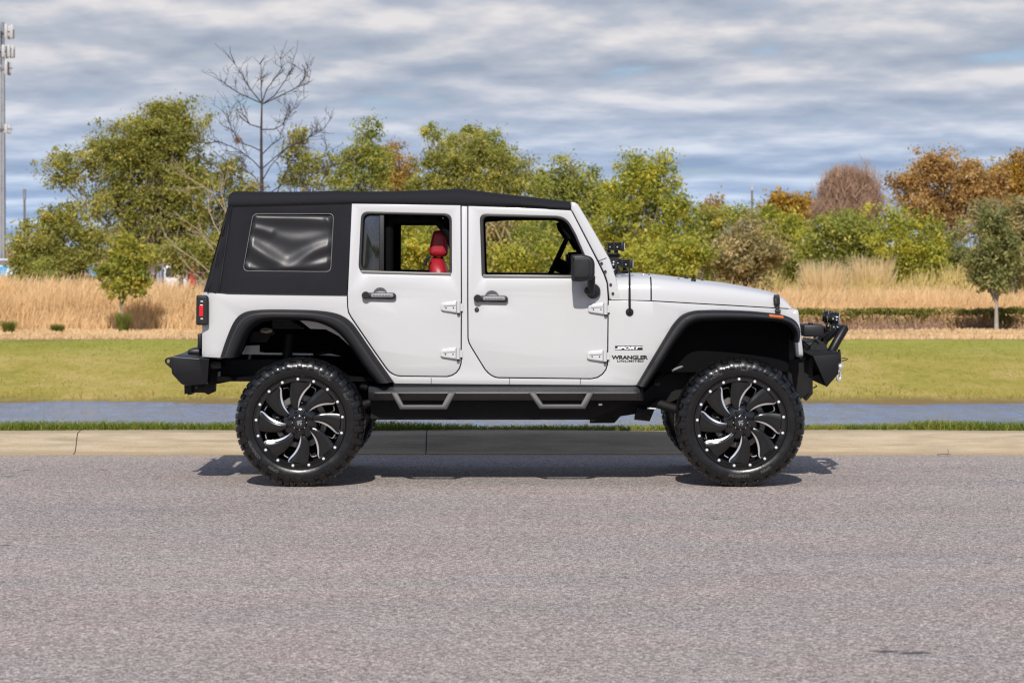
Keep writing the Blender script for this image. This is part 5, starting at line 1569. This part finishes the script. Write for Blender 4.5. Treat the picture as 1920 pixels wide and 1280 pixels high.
def tree(name, label, D, blobs, leaf, dens=1.0, size=.102, clump_r=.44, trunk=None, seed=1, group=None, bark_='bark', tr=.16, cat='tree', limbs=True, crown='crown', base=None, depth=.85, elong=1.0, per=88, up=.25, shell=.55, bare=0.0):
    s = D / F; yy = D - CAM_D
    r0 = np.random.default_rng(seed + 500)
    cen, rad = [], []
    for (px, py, rx, ry) in blobs:
        cen.append(((px - 960) * s, yy + r0.uniform(-.35, .35) * rx * s * .6, CAM_Z - (py - HORIZON) * s)); rad.append((rx * s, (rx + ry) * .5 * s * depth, ry * s))
    cen, rad = np.array(cen), np.array(rad)
    tx = (trunk - 960) * s if trunk is not None else float(np.average(cen[:, 0], weights=rad[:, 0]))
    root = empty(name, (tx, yy, LZ)); tag(root, label, cat, group)
    area = float((rad[:, 0] * rad[:, 2]).sum())
    ncl = int(max(10, area * 30.0 * dens / (clump_r / .48) ** 1.4))
    p, ax_, w_, sd, t = leaf_cloud(cen, rad, ncl, per, clump_r, size, seed, up=up, elong=elong, shell=shell)
    q = quads(crown, p - ax_ * .5, ax_, w_, sd, t, leaf, root, taper=.55)
    # trunk and limbs
    mb = MB(); rnd = random.Random(seed)
    top = max(c[2] for c in cen) - .3
    h0 = LZ + (min(c[2] - r[2] * .3 for c, r in zip(cen, rad)) - LZ) * .55
    h0 = max(h0, LZ + .5)
    fork = Vector((tx + rnd.uniform(-.1, .1), yy, h0))
    mb.tube([(tx - .03, yy, LZ - .05), (tx, yy, LZ + .15), (tx + rnd.uniform(-.05, .05), yy, (LZ + h0) / 2), fork], [tr * 1.4, tr * 1.0, tr * .85, tr * .65], 8)
    if limbs:
        for c, r in zip(cen, rad):
            for j in range(3 + int(bare * 4)):
                d = Vector((rnd.uniform(-1, 1), rnd.uniform(-.8, .8), rnd.uniform(-.2, .9)))
                tgt = Vector(c) + Vector((d.x * r[0], d.y * r[1], d.z * r[2])) * .8
                m1 = fork.lerp(tgt, .4) + Vector((rnd.uniform(-.2, .2), rnd.uniform(-.2, .2), rnd.uniform(0, .3)))
                m2 = fork.lerp(tgt, .75) + Vector((rnd.uniform(-.2, .2), rnd.uniform(-.2, .2), rnd.uniform(0, .2)))
                mb.tube([fork, m1, m2, tgt], [min(tr * .5, .06), min(tr * .32, .04), min(tr * .2, .025), .010], 5)
    obj('trunk', mb, bark_, root, 60)
    return root
def bush(name, label, D, blobs, leaf, **kw):
    kw.setdefault('cat', 'shrub'); kw.setdefault('tr', .07); kw.setdefault('crown', 'foliage')
    return tree(name, label, D, blobs, leaf, **kw)

tree('oak_tree', 'tall spreading olive green oak rising behind the young round tree', 122,
     [(315, 250, 75, 66), (255, 262, 62, 52), (350, 232, 36, 44), (205, 300, 70, 52), (300, 330, 92, 68), (130, 318, 62, 34), (215, 372, 68, 46), (345, 352, 58, 66), (290, 412, 80, 58), (345, 440, 55, 48), (235, 440, 50, 40), (330, 205, 14, 22), (285, 205, 14, 20)],
     'oak_leaf', dens=1.0, trunk=285, seed=3, tr=.30, bare=.5)
tree('oak_tree', 'low bushy olive tree growing beside the cell tower', 118,
     [(75, 452, 52, 46), (50, 480, 40, 44), (130, 418, 46, 38), (135, 478, 48, 44), (100, 420, 34, 28), (175, 462, 40, 46), (90, 500, 60, 30)], 'oak_leaf', dens=1.15, trunk=105, seed=9, tr=.2)
bush('leafy_shrub', 'bright green shrub at the foot of the low olive tree', 112, [(95, 520, 16, 18), (78, 508, 18, 20)], 'green_leaf', seed=12)
tree('young_tree', 'young round leafy tree with a pale trunk in front of the reeds', 97,
     [(232, 478, 26, 32), (212, 510, 30, 26), (255, 508, 32, 30), (235, 535, 36, 22), (240, 455, 14, 18), (265, 482, 18, 20)], 'sapling_leaf', dens=1.25, size=.11, clump_r=.30, trunk=229.5, seed=21, tr=.045, bark_='pale_bark', per=62)
tree('oak_tree', 'brownish olive tree directly behind the bare tree', 126, [(430, 330, 38, 34), (410, 360, 40, 30), (462, 365, 40, 36), (405, 430, 50, 60), (450, 440, 50, 60)], 'oak_leaf', dens=.62, trunk=430, seed=31, tr=.14, bare=.4)
tree('oak_tree', 'thin olive tree between the bare tree and the tall narrow tree', 128, [(560, 275, 26, 34), (575, 310, 38, 34), (545, 330, 36, 30), (600, 340, 36, 30), (570, 400, 70, 50)], 'oak_leaf', dens=.60, trunk=565, seed=33, tr=.15, bare=.5)
tree('green_tree', 'tall narrow green tree rising above the middle of the soft top', 125, [(687, 240, 22, 26), (680, 275, 34, 30), (660, 305, 36, 32), (700, 310, 34, 40), (672, 350, 52, 36), (645, 330, 22, 28), (655, 430, 60, 70)], 'green_leaf', dens=.85, trunk=682, seed=35, tr=.16)
tree('oak_tree', 'sparse pale olive tree beside the tall narrow tree', 132, [(742, 290, 30, 30), (755, 325, 40, 34), (725, 345, 36, 30), (770, 350, 36, 26), (740, 430, 60, 70)], 'rust_olive_leaf', dens=.60, trunk=745, seed=37, tr=.13, bare=.5)
tree('oak_tree', 'broad round olive tree above the front half of the soft top', 121, [(830, 320, 52, 44), (880, 300, 56, 46), (930, 320, 54, 46), (800, 350, 48, 36), (960, 350, 48, 36), (880, 350, 90, 40), (850, 430, 80, 70), (940, 440, 70, 60)], 'oak_leaf', dens=1.0, trunk=880, seed=41, tr=.24)
tree('green_tree', 'dark topped tree showing over the broad round olive tree', 133, [(806, 248, 18, 16), (835, 262, 30, 26), (880, 262, 42, 24), (915, 275, 40, 30), (860, 288, 50, 24), (945, 300, 26, 24), (870, 246, 22, 12)], 'green_leaf', dens=.75, size=.10, trunk=870, seed=43, tr=.18, bare=.4)
tree('oak_tree', 'little tree with a single ragged tuft above the windscreen end of the roof', 130, [(988, 297, 16, 17), (972, 325, 26, 20), (1000, 345, 36, 24), (990, 420, 60, 70)], 'oak_leaf', dens=.8, trunk=985, seed=45, tr=.12)
tree('green_tree', 'knobbly topped green tree above the front door', 119, [(1052, 312, 26, 24), (1065, 345, 42, 32), (1100, 340, 40, 34), (1030, 365, 42, 30), (1090, 380, 66, 40), (1060, 440, 70, 60), (1135, 360, 30, 34)], 'green_leaf', dens=1.0, trunk=1065, seed=47, tr=.2)
tree('green_tree', 'large bright green tree rising in front of the windscreen', 116, [(1192, 325, 42, 38), (1230, 340, 46, 42), (1175, 365, 46, 44), (1225, 395, 64, 46), (1265, 395, 36, 34), (1160, 420, 50, 50), (1190, 300, 14, 16), (1240, 305, 14, 18), (1220, 460, 80, 46), (1285, 385, 14, 16)], 'bright_leaf', dens=1.0, size=.10, trunk=1205, seed=49, tr=.2)
bush('leafy_shrub', 'yellowing shrub below the large bright green tree', 108, [(1240, 490, 60, 36), (1180, 500, 60, 36), (1290, 480, 46, 36), (1110, 500, 60, 40), (1040, 500, 60, 40), (960, 500, 60, 44)], 'bright_leaf', dens=1.0, seed=51)
bush('grey_shrub', 'grey green shrub in front of the windscreen trees, over the bonnet', 110, [(1395, 440, 40, 38), (1360, 475, 48, 40), (1430, 470, 46, 44), (1390, 505, 76, 34)], 'grey_leaf', dens=1.15, size=.105, seed=53, tr=.08)
bush('leafy_shrub', 'green shrub between the bright tree and the grey green shrub', 120, [(1315, 425, 36, 32), (1290, 450, 40, 40), (1340, 405, 26, 24), (1325, 470, 50, 46)], 'green_leaf', dens=1.0, seed=55)
bush('leafy_shrub', 'yellow green shrub behind the grey green shrub', 122, [(1425, 405, 36, 24), (1470, 420, 36, 32), (1495, 450, 40, 44), (1450, 450, 46, 50), (1380, 405, 34, 24)], 'bright_leaf', dens=1.0, seed=57)
bush('leafy_shrub', 'broad green shrub mass under the bare brown tree', 117, [(1560, 440, 50, 46), (1610, 425, 50, 42), (1540, 480, 50, 40), (1630, 470, 56, 44), (1590, 500, 70, 32)], 'green_leaf', dens=1.05, seed=59)
bush('leafy_shrub', 'yellow green shrub below the orange tree', 115, [(1690, 420, 46, 36), (1730, 450, 46, 42), (1680, 470, 48, 44), (1740, 490, 40, 36), (1700, 510, 60, 26)], 'bright_leaf', dens=1.0, seed=61)
tree('autumn_tree', 'small rusty brown tree far behind the grey green shrub', 145, [(1470, 385, 36, 24), (1440, 395, 24, 20), (1500, 392, 30, 24), (1480, 420, 60, 30)], 'rust_olive_leaf', dens=.8, size=.15, trunk=1470, seed=63, tr=.12)
tree('autumn_tree', 'tiny orange topped tree peeping over the shrubs', 150, [(1342, 383, 10, 12), (1325, 395, 14, 12), (1345, 410, 24, 20)], 'autumn_leaf', dens=.8, size=.14, trunk=1340, seed=65, tr=.08)
tree('leafless_tree', 'leafless round twiggy brown tree beside the rounded orange tree', 138, [(1560, 365, 28, 36), (1585, 345, 34, 34), (1615, 350, 30, 38), (1588, 390, 54, 40), (1545, 395, 22, 26), (1635, 390, 20, 32)], 'twig_brown', dens=1.5, size=.075, clump_r=.42, trunk=1588, seed=67, tr=.14, elong=8.0, per=60, up=2.2, bare=.8)
tree('autumn_tree', 'large rounded orange autumn tree', 128, [(1745, 318, 42, 32), (1795, 318, 44, 34), (1700, 352, 34, 30), (1770, 350, 76, 42), (1830, 350, 44, 36), (1862, 345, 34, 32), (1840, 390, 40, 36), (1720, 395, 46, 34), (1790, 400, 66, 48), (1765, 300, 22, 16), (1680, 350, 16, 16)], 'autumn_leaf', dens=.95, size=.11, trunk=1770, seed=69, tr=.24, bare=.4)
tree('autumn_tree', 'olive and orange tree rising behind the pale grey green twiggy tree', 134, [(1890, 325, 36, 34), (1915, 310, 40, 30), (1865, 350, 36, 34), (1915, 370, 60, 50), (1960, 330, 60, 50), (1900, 430, 70, 60), (1970, 420, 60, 60)], 'rust_olive_leaf', dens=1.1, size=.105, trunk=1900, seed=71, tr=.2)
tree('grey_tree', 'pale grey green twiggy tree behind the young evergreen', 112, [(1850, 420, 36, 34), (1890, 410, 40, 40), (1880, 470, 50, 50), (1920, 470, 40, 60), (1950, 440, 50, 60)], 'grey_leaf', dens=.75, size=.16, trunk=1900, seed=73, tr=.12, bare=.7, elong=1.5)
tree('young_tree', 'young dark evergreen tree with a straight pale trunk at the hedge', 98.5, [(1866, 425, 30, 36), (1848, 468, 34, 38), (1885, 470, 34, 40), (1866, 515, 44, 34), (1868, 395, 16, 20), (1838, 500, 22, 26)], 'dark_leaf', dens=1.25, size=.10, clump_r=.30, trunk=1868.5, seed=75, tr=.085, bark_='pale_bark', per=60)
bush('dark_shrub', 'dark shrub under the orange tree', 119, [(1790, 470, 44, 50), (1820, 500, 40, 40), (1770, 500, 40, 34)], 'dark_leaf', dens=1.0, seed=77)
bush('leafy_shrub', 'yellow green shrub behind the rear door window', 112, [(760, 450, 70, 60), (720, 490, 60, 50), (800, 490, 60, 50), (680, 470, 50, 60)], 'bright_leaf', dens=.9, seed=81)
bush('grey_shrub', 'pale twiggy shrub seen through the front door window', 110, [(925, 440, 26, 60), (915, 490, 40, 36), (950, 480, 30, 36)], 'grey_leaf', dens=.9, size=.15, seed=83, elong=2.2, up=.8)
bush('leafy_shrub', 'green shrub seen behind the steering wheel', 113, [(1010, 450, 50, 56), (1060, 470, 50, 50), (880, 470, 40, 56), (990, 500, 50, 36)], 'green_leaf', dens=1.0, seed=85)
bush('leafy_shrub', 'olive shrub behind the rear of the vehicle', 116, [(360, 490, 60, 40), (420, 480, 60, 60), (500, 470, 70, 70), (590, 480, 60, 60), (310, 480, 36, 24)], 'oak_leaf', dens=.8, seed=87)
bush('leafy_shrub', 'low green brown shrub just behind the tallest plume grass', 118, [(1500, 505, 50, 30), (1560, 512, 60, 26), (1630, 505, 60, 30)], 'oak_leaf', dens=.9, seed=91)
bush('grey_shrub', 'low twiggy grey shrub between the orange tree and the dry grass', 119, [(1700, 512, 60, 26), (1770, 515, 60, 28), (1830, 520, 50, 28)], 'grey_leaf', dens=.8, seed=93, elong=1.6)
bush('grey_shrub', 'grey green shrub beyond the hedge next to the pale twiggy tree', 118, [(1900, 510, 60, 36), (1950, 500, 60, 46)], 'grey_leaf', dens=.9, seed=95)
# woodland closing the gaps far behind
def wood(name, x0, x1, D0, D1, h, n, label, m, base=LZ, q0=.2, q1=.5):
    r_ = np.random.default_rng(5)
    x = r_.uniform(x0, x1, n); y = r_.uniform(D0, D1, n) - CAM_D
    hh = h * (.72 + .28 * field(x, y * 0, .28)) * (1 - .25 * (r_.random(n)))
    z = base + hh * np.sqrt(r_.random(n))
    p = np.stack([x, y, z], 1)
    a = unit(r_.normal(0, 1, (n, 3))); b = unit(np.cross(a, r_.normal(0, 1, (n, 3)))); s = r_.uniform(q0, q1, n)
    o = quads(name, p, a * s[:, None], s * .7, b, .38 + .2 * field(x, z * 2, 1.0) + r_.normal(0, .15, n), m, taper=.5)
    kind(o, 'stuff', label)
wood('woodland', -8, 60, 150, 158, 4.7, 34000, 'low dense woodland closing the view behind the trees', 'oak_leaf')
wood('woodland', -120, -28, 118, 142, 8.5, 30000, 'mixed woodland carrying on beyond the low olive tree', 'oak_leaf', LZ, .25, .6)
wood('woodland', 30, 120, 118, 142, 9.0, 30000, 'mixed woodland carrying on beyond the autumn trees', 'rust_olive_leaf', LZ, .25, .6)
wood('woodland', -60, 60, -56, -46, 13.5, 16000, 'woodland across the road, mirrored in the glass', 'oak_leaf', 0.0, .5, 1.1)

# clipped hedge, woody and thin below, green on top
Dh = 101.5
hx0, hx1 = (1490 - 960) * Dh / F, (1985 - 960) * Dh / F
n = 15000
x = rng.uniform(hx0, hx1, n); t_ = rng.random(n) ** .6
yv = Dh - CAM_D + rng.uniform(-.45, .45, n)
z = LZ + .06 + t_ * (.70 + .06 * field(x, x * 0, 2.2))
gap = field(x, z, 2.0) < np.where(t_ < .70, .30, -.55)
keep = ~(gap & (rng.random(n) < .85)); x, yv, z, t_ = x[keep], yv[keep], z[keep], t_[keep]; n = len(x)
a = unit(rng.normal(0, 1, (n, 3))); b = unit(np.cross(a, rng.normal(0, 1, (n, 3)))); s = rng.uniform(.05, .11, n)
hroot = empty('hedge', ((hx0 + hx1) / 2, Dh - CAM_D, LZ)); tag(hroot, 'low clipped hedge with green top and bare brown stems beside the lawn', 'hedge')
quads('foliage', np.stack([x, yv, z], 1), a * s[:, None], s * .7, b, np.where(t_ > .58 - 1.0 * field(x, x * 0, 4.1) - .5 * field(x, x * 0, 1.3), .28, .86 - .25 * t_) + rng.normal(0, .17, n), 'hedge_leaf', hroot, taper=.5)
n = 1800
x = rng.uniform(hx0, hx1, n); yv = Dh - CAM_D + rng.uniform(-.35, .35, n)
ax_ = np.stack([rng.normal(0, .12, n), rng.normal(0, .08, n), rng.uniform(.3, .6, n)], 1)
st = quads('stem', np.stack([x, yv, np.full(n, LZ)], 1), ax_, rng.uniform(.015, .03, n), np.tile([[1., 0, 0]], (n, 1)), rng.normal(.4, .2, n), 'twig_brown', hroot); st['kind'] = 'stuff'

# ---------------------------------------------------------------- the bare tree behind the vehicle
def bare_tree():
    D = 94.0; s = D / F; yy = D - CAM_D; rnd = random.Random(4)
    def w(px, py, dy=0): return Vector(((px - 960) * s, yy + dy, CAM_Z - (py - HORIZON) * s))
    root = empty('bare_tree', ((491 - 960) * s, yy, LZ)); tag(root, 'tall leafless tree with thin dark upswept branches behind the soft top', 'tree')
    mb = MB()
    mb.tube([w(491.5, 622), w(491, 500), w(491, 355), w(490, 300), w(490, 240), w(491, 194)], [.13, .105, .064, .052, .040, .026], 8)
    obj('trunk', mb, 'cypress_bark', root, 60)
    main = [[(491, 194), (448, 175), (420, 156), (402, 145), (380, 136)], [(491, 194), (470, 168), (455, 142), (440, 119), (424, 101), (404, 83)], [(440, 119), (430, 98), (428, 84)],
            [(491, 194), (488, 160), (487, 121), (471, 104)], [(487, 121), (500, 104)], [(491, 194), (500, 168), (516, 148), (528, 130), (527, 108), (531, 94)],
            [(491, 196), (515, 180), (537, 150), (549, 128), (553, 107), (545, 95)], [(491, 196), (530, 177), (556, 163), (568, 148), (575, 135), (572, 112)], [(556, 163), (578, 158), (585, 130)],
            [(490, 240), (470, 234), (457, 214), (452, 196), (440, 180)], [(470, 234), (452, 222), (440, 205)], [(490, 243), (515, 243), (531, 235), (545, 214), (556, 200), (583, 181)], [(531, 235), (540, 208), (546, 192)],
            [(489, 283), (470, 274), (448, 267), (434, 256), (428, 232), (420, 203)], [(448, 267), (440, 247), (430, 240)], [(490, 291), (508, 272), (523, 261), (529, 240), (540, 216), (543, 198)],
            [(490, 318), (474, 301), (445, 280), (410, 265), (394, 250), (388, 224)], [(410, 265), (392, 270), (376, 280)], [(490, 318), (515, 296), (541, 277), (575, 262), (605, 246), (620, 228), (625, 210)], [(575, 262), (590, 243), (592, 225)],
            [(491, 340), (508, 312), (525, 294), (552, 262)], [(491, 352), (476, 330), (452, 316), (425, 300), (405, 292)],
            [(520, 360), (535, 328), (548, 303), (562, 286), (572, 272)], [(491, 372), (530, 345), (565, 328), (600, 316), (640, 304), (672, 290)],
            [(596, 358), (607, 332), (613, 310), (607, 286), (618, 268)], [(491, 362), (470, 350), (440, 330), (410, 318), (384, 300), (360, 288)]]
    br = MB()
    def grow(path, r0, lvl):
        L = sum((b - a).length for a, b in zip(path, path[1:]))
        n_ = len(path); br.tube(path, [max(.0055, r0 * (1 - .82 * i / (n_ - 1))) for i in range(n_)], 5 if lvl == 0 else 4, cap=False)
        if lvl >= 3: return
        k = int(L / (.22 if lvl == 0 else .24))
        fine_ = resample(path, 24)
        for _ in range(k):
            i = rnd.randrange(5, 22); p = fine_[i]
            if p.z > w(0, 112).z: continue
            d = (fine_[min(i + 1, 23)] - fine_[i - 1]).normalized()
            q = Vector((rnd.uniform(-1, 1), rnd.uniform(-.8, .8), rnd.uniform(-.5, .9))).normalized()
            dd = (d * .75 + q * .8).normalized(); ln = rnd.uniform(.25, .75) * (1.0 if lvl == 0 else .6)
            p1 = p + dd * ln * .5; p2 = p1 + (dd + Vector((rnd.uniform(-.3, .3), rnd.uniform(-.3, .3), .15))).normalized() * ln * .5
            grow([p, p1, p2], .010 if lvl == 0 else .007, lvl + 1)
    for m in main:
        dy = rnd.uniform(-1.0, 1.0); nn = len(m)
        grow([w(a, b, dy * i / (nn - 1)) for i, (a, b) in enumerate(m)], .023, 0)
    obj('branch', br, 'cypress_bark', root, 60)
    nb = np.random.default_rng(8); p = np.array(w(446, 263)) + nb.normal(0, .055, (240, 3)); a = unit(nb.normal(0, 1, (240, 3)))
    quads('air_plant', p, a * .12, np.full(240, .015), unit(np.cross(a, nb.normal(0, 1, (240, 3)))), nb.normal(.3, .2, 240), 'twig_brown', root)
bare_tree()
def dead_branches():
    D = 90.0; s = D / F; yy = D - CAM_D; rnd = random.Random(14)
    def w(px, py, dy=0): return Vector(((px - 960) * s, yy + dy, CAM_Z - (py - HORIZON) * s))
    root = empty('leafless_sapling', ((420 - 960) * s, yy, LZ)); tag(root, 'spindly leafless sapling with pale drooping twigs behind the rear corner', 'sapling')
    mb = MB(); mb.tube([w(430, 640), w(425, 560), w(418, 470), w(425, 400)], [.05, .045, .035, .02], 6); obj('trunk', mb, 'pale_twig', root, 60)
    br = MB()
    for m in ([(425, 400), (404, 366), (384, 350), (362, 338), (340, 322), (326, 300)], [(418, 470), (395, 452), (372, 430), (345, 410), (330, 398)], [(418, 520), (395, 512), (372, 492), (345, 474), (326, 458), (306, 440)],
              [(420, 450), (400, 420), (388, 392), (386, 365)], [(418, 500), (400, 470), (380, 446), (352, 440)], [(425, 400), (440, 372), (462, 352), (486, 342)], [(420, 560), (390, 540), (366, 516), (345, 500)], [(384, 350), (360, 352), (338, 360)],
              [(425, 400), (415, 360), (420, 330), (408, 306)]):
        dy = rnd.uniform(-.8, .8); path = [w(a, b, dy * i / (len(m) - 1)) for i, (a, b) in enumerate(m)]
        br.tube(path, [max(.007, .020 * (1 - .7 * i / len(m))) for i in range(len(m))], 5, cap=False)
        f_ = resample(path, 20)
        for _ in range(9):
            i = rnd.randrange(4, 19); d = (f_[i + 1] - f_[i - 1]).normalized() if i < 19 else Vector((0, 0, 1))
            q = (d + Vector((rnd.uniform(-1, 1), rnd.uniform(-.6, .6), rnd.uniform(-.5, 1)))).normalized() * rnd.uniform(.3, .8)
            br.tube([f_[i], f_[i] + q * .5, f_[i] + q + Vector((0, 0, rnd.uniform(-.1, .12)))], [.009, .008, .006], 4, cap=False)
    obj('branch', br, 'pale_twig', root, 60)
dead_branches()

# ---------------------------------------------------------------- tower, poles, shop, trucks beyond the trees
def tower():
    D = 300.0; s = D / F; yy = D - CAM_D
    X = (4.5 - 960) * s
    def Z(py): return CAM_Z - (py - HORIZON) * s
    root = empty('cell_tower', (X, yy, LZ)); tag(root, 'tall grey steel monopole cell tower with rings of white antennas', 'tower')
    obj('pole', MB().tube([(X, yy, LZ), (X, yy, Z(300)), (X, yy, Z(60)), (X, yy, Z(42))], [.40, .34, .24, .20], 14), 'galvanised', root, 50)
    cb = MB()
    for a in (-.2, .2): cb.tube([(X + a, yy - .36, LZ + 1), (X + a * .8, yy - .28, Z(110))], .05, 6)
    obj('cable_run', cb, 'antenna_white', root)
    for py, R_, n_, hh in ((60, 1.15, 9, 1.5), (97, 1.2, 12, 1.35), (128, 1.15, 3, 1.5), (242, 1.15, 3, 1.0)):
        pl = MB()
        rg = [(X + R_ * .85 * math.cos(t), yy + R_ * .85 * math.sin(t), Z(py)) for t in np.linspace(0, 2 * math.pi, 4)]
        pl.tube(rg, .07, 6); 
        for t in np.linspace(0, 2 * math.pi, 4)[:-1]: pl.tube([(X, yy, Z(py)), (X + R_ * math.cos(t), yy + R_ * math.sin(t), Z(py))], .08, 6)
        po = obj('antenna_mount', pl, 'galvanised', root)
        for i in range(n_):
            t = 2 * math.pi * (i + .5) / n_
            cx, cy = X + R_ * math.cos(t), yy + R_ * math.sin(t)
            obj('antenna', MB().bbox((cx - .17, cy - .12, Z(py) - hh * .5), (cx + .17, cy + .12, Z(py) + hh * .5), .04), 'antenna_white', po)
tower()
for px, top, D, lab in ((46, 355, 210, 'thin dark utility pole beside the cell tower'), (1410, 349, 230, 'thin grey utility pole far behind the shrubs')):
    s = D / F; X = (px - 960) * s; Zt = CAM_Z - (top - HORIZON) * s
    root = empty('utility_pole', (X, D - CAM_D, LZ)); tag(root, lab, 'pole')
    obj('pole', MB().tube([(X, D - CAM_D, LZ), (X, D - CAM_D, Zt)], [.13, .08], 10), 'wood_pole', root)
    obj('pole_cap', MB().tube([(X, D - CAM_D, Zt - (.35 if px > 100 else .8)), (X, D - CAM_D, Zt + .02)], [.12, .12], 10), 'galvanised' if px < 100 else 'antenna_white', root)
def shop():
    D = 172.0; s = D / F; y0 = D - CAM_D
    def w(px, py): return ((px - 960) * s, CAM_Z - (py - HORIZON) * s)
    x0, x1 = w(-120, 0)[0], w(196, 0)[0]
    root = empty('roadside_shop', ((x0 + x1) / 2, y0 + 4, LZ)); tag(root, 'low roadside shop with a blue fascia sign half hidden by the bushy tree', 'shop')
    obj('wall', MB().box((x0, y0, LZ), (x1, y0 + 9, w(0, 500)[1])), 'wall_grey', root)
    cn_ = obj('canopy', MB().bbox((x0 - .4, y0 - 1.1, w(0, 518.5)[1]), (x1 + .2, y0 - .01, w(0, 497)[1]), .04), 'canopy_white', root)
    fs_ = obj('fascia', MB().box((x0 - .3, y0 - 1.16, w(0, 517)[1]), (x1 + .1, y0 - 1.11, w(0, 499)[1])), 'fascia_blue', root)
    X0, Z1 = w(15.5, 499.5); X1, Z0 = w(44, 516.5)
    obj('sign_lettering', fit(text_mb('RI', 1, extrude=.02, offset=.03, shear=.3), X0, X1, Z0, Z1, y0 - 1.19), 'canopy_white', fs_)
    rf = MB().box((x0, y0 - .4, w(0, 496.9)[1]), (w(18, 0)[0], y0 + 6, w(0, 489)[1])).box((x0, y0 - 1.0, w(0, 488)[1]), (w(22, 0)[0], y0 + 5, w(0, 485.5)[1]))
    obj('roof', rf, 'canopy_white', root)
    for a, b in ((-90, -30), (-20, 12)):
        wo_ = obj('window', MB().box((w(a, 0)[0], y0 - .04, LZ + .9), (w(b, 0)[0], y0 + .02, w(0, 524)[1])), 'canopy_white', root)
        obj('pane', MB().box((w(a + 2, 0)[0], y0 - .06, LZ + 1.0), (w(b - 2, 0)[0], y0 - .03, w(0, 526)[1])), 'shop_glass', wo_)
shop()
def truck(px0, px1, body, label, cabm, D=168.0, top=506):
    s = D / F; y0 = D - CAM_D
    X0, X1 = (px0 - 960) * s, (px1 - 960) * s; Zt = CAM_Z - (top - HORIZON) * s
    root = empty('box_truck', ((X0 + X1) / 2, y0 + 2.5, LZ)); tag(root, label, 'truck', 'parked trucks behind the reeds')
    obj('cargo_box', MB().bbox((X0, y0, LZ + .75), (X1, y0 + 5.2, Zt), .05), body, root)
    cab = obj('cab', MB().bbox((X0 + .05, y0 - 1.6, LZ + .45), (X1 - .05, y0 - .05, LZ + 1.9), .18, seg=3), cabm, root)
    obj('windscreen', MB().bbox((X0 + .2, y0 - 1.66, LZ + 1.2), (X1 - .2, y0 - 1.5, LZ + 1.75), .04), 'shop_glass', cab)
    for xx in (X0 + .12, X1 - .32):
        for yv in (y0 - 1.0, y0 + 3.8):
            obj('wheel', MB().tube([(xx, yv, LZ + .42), (xx + .22, yv, LZ + .42)], .42, 16), 'black_plastic', root)
truck(281, 297, 'truck_white', 'white box truck next to the young round tree', 'truck_white')
truck(298, 311, 'truck_grey', 'grey box truck between two white trucks', 'truck_grey', top=504)
truck(311, 343, 'truck_white', 'wide white box truck in the middle of the parked row', 'truck_white', top=507)
truck(347, 358, 'truck_white', 'narrow white box truck next to the red topped truck', 'truck_white', top=510)
truck(359, 373, 'truck_white', 'white box truck with a red top beside the soft top', 'truck_red', top=517)
s_ = 168 / F
X0, X1 = (359 - 960) * s_, (373 - 960) * s_
rt = [o for o in bpy.data.objects if o.get('label', '').startswith('white box truck with a red top')][0]
obj('roof_cowl', MB().bbox((X0 + .02, 150 - .3, CAM_Z - (517 - HORIZON) * s_), (X1 - .02, 150 + 2, CAM_Z - (510.5 - HORIZON) * s_), .08), 'truck_red', rt)
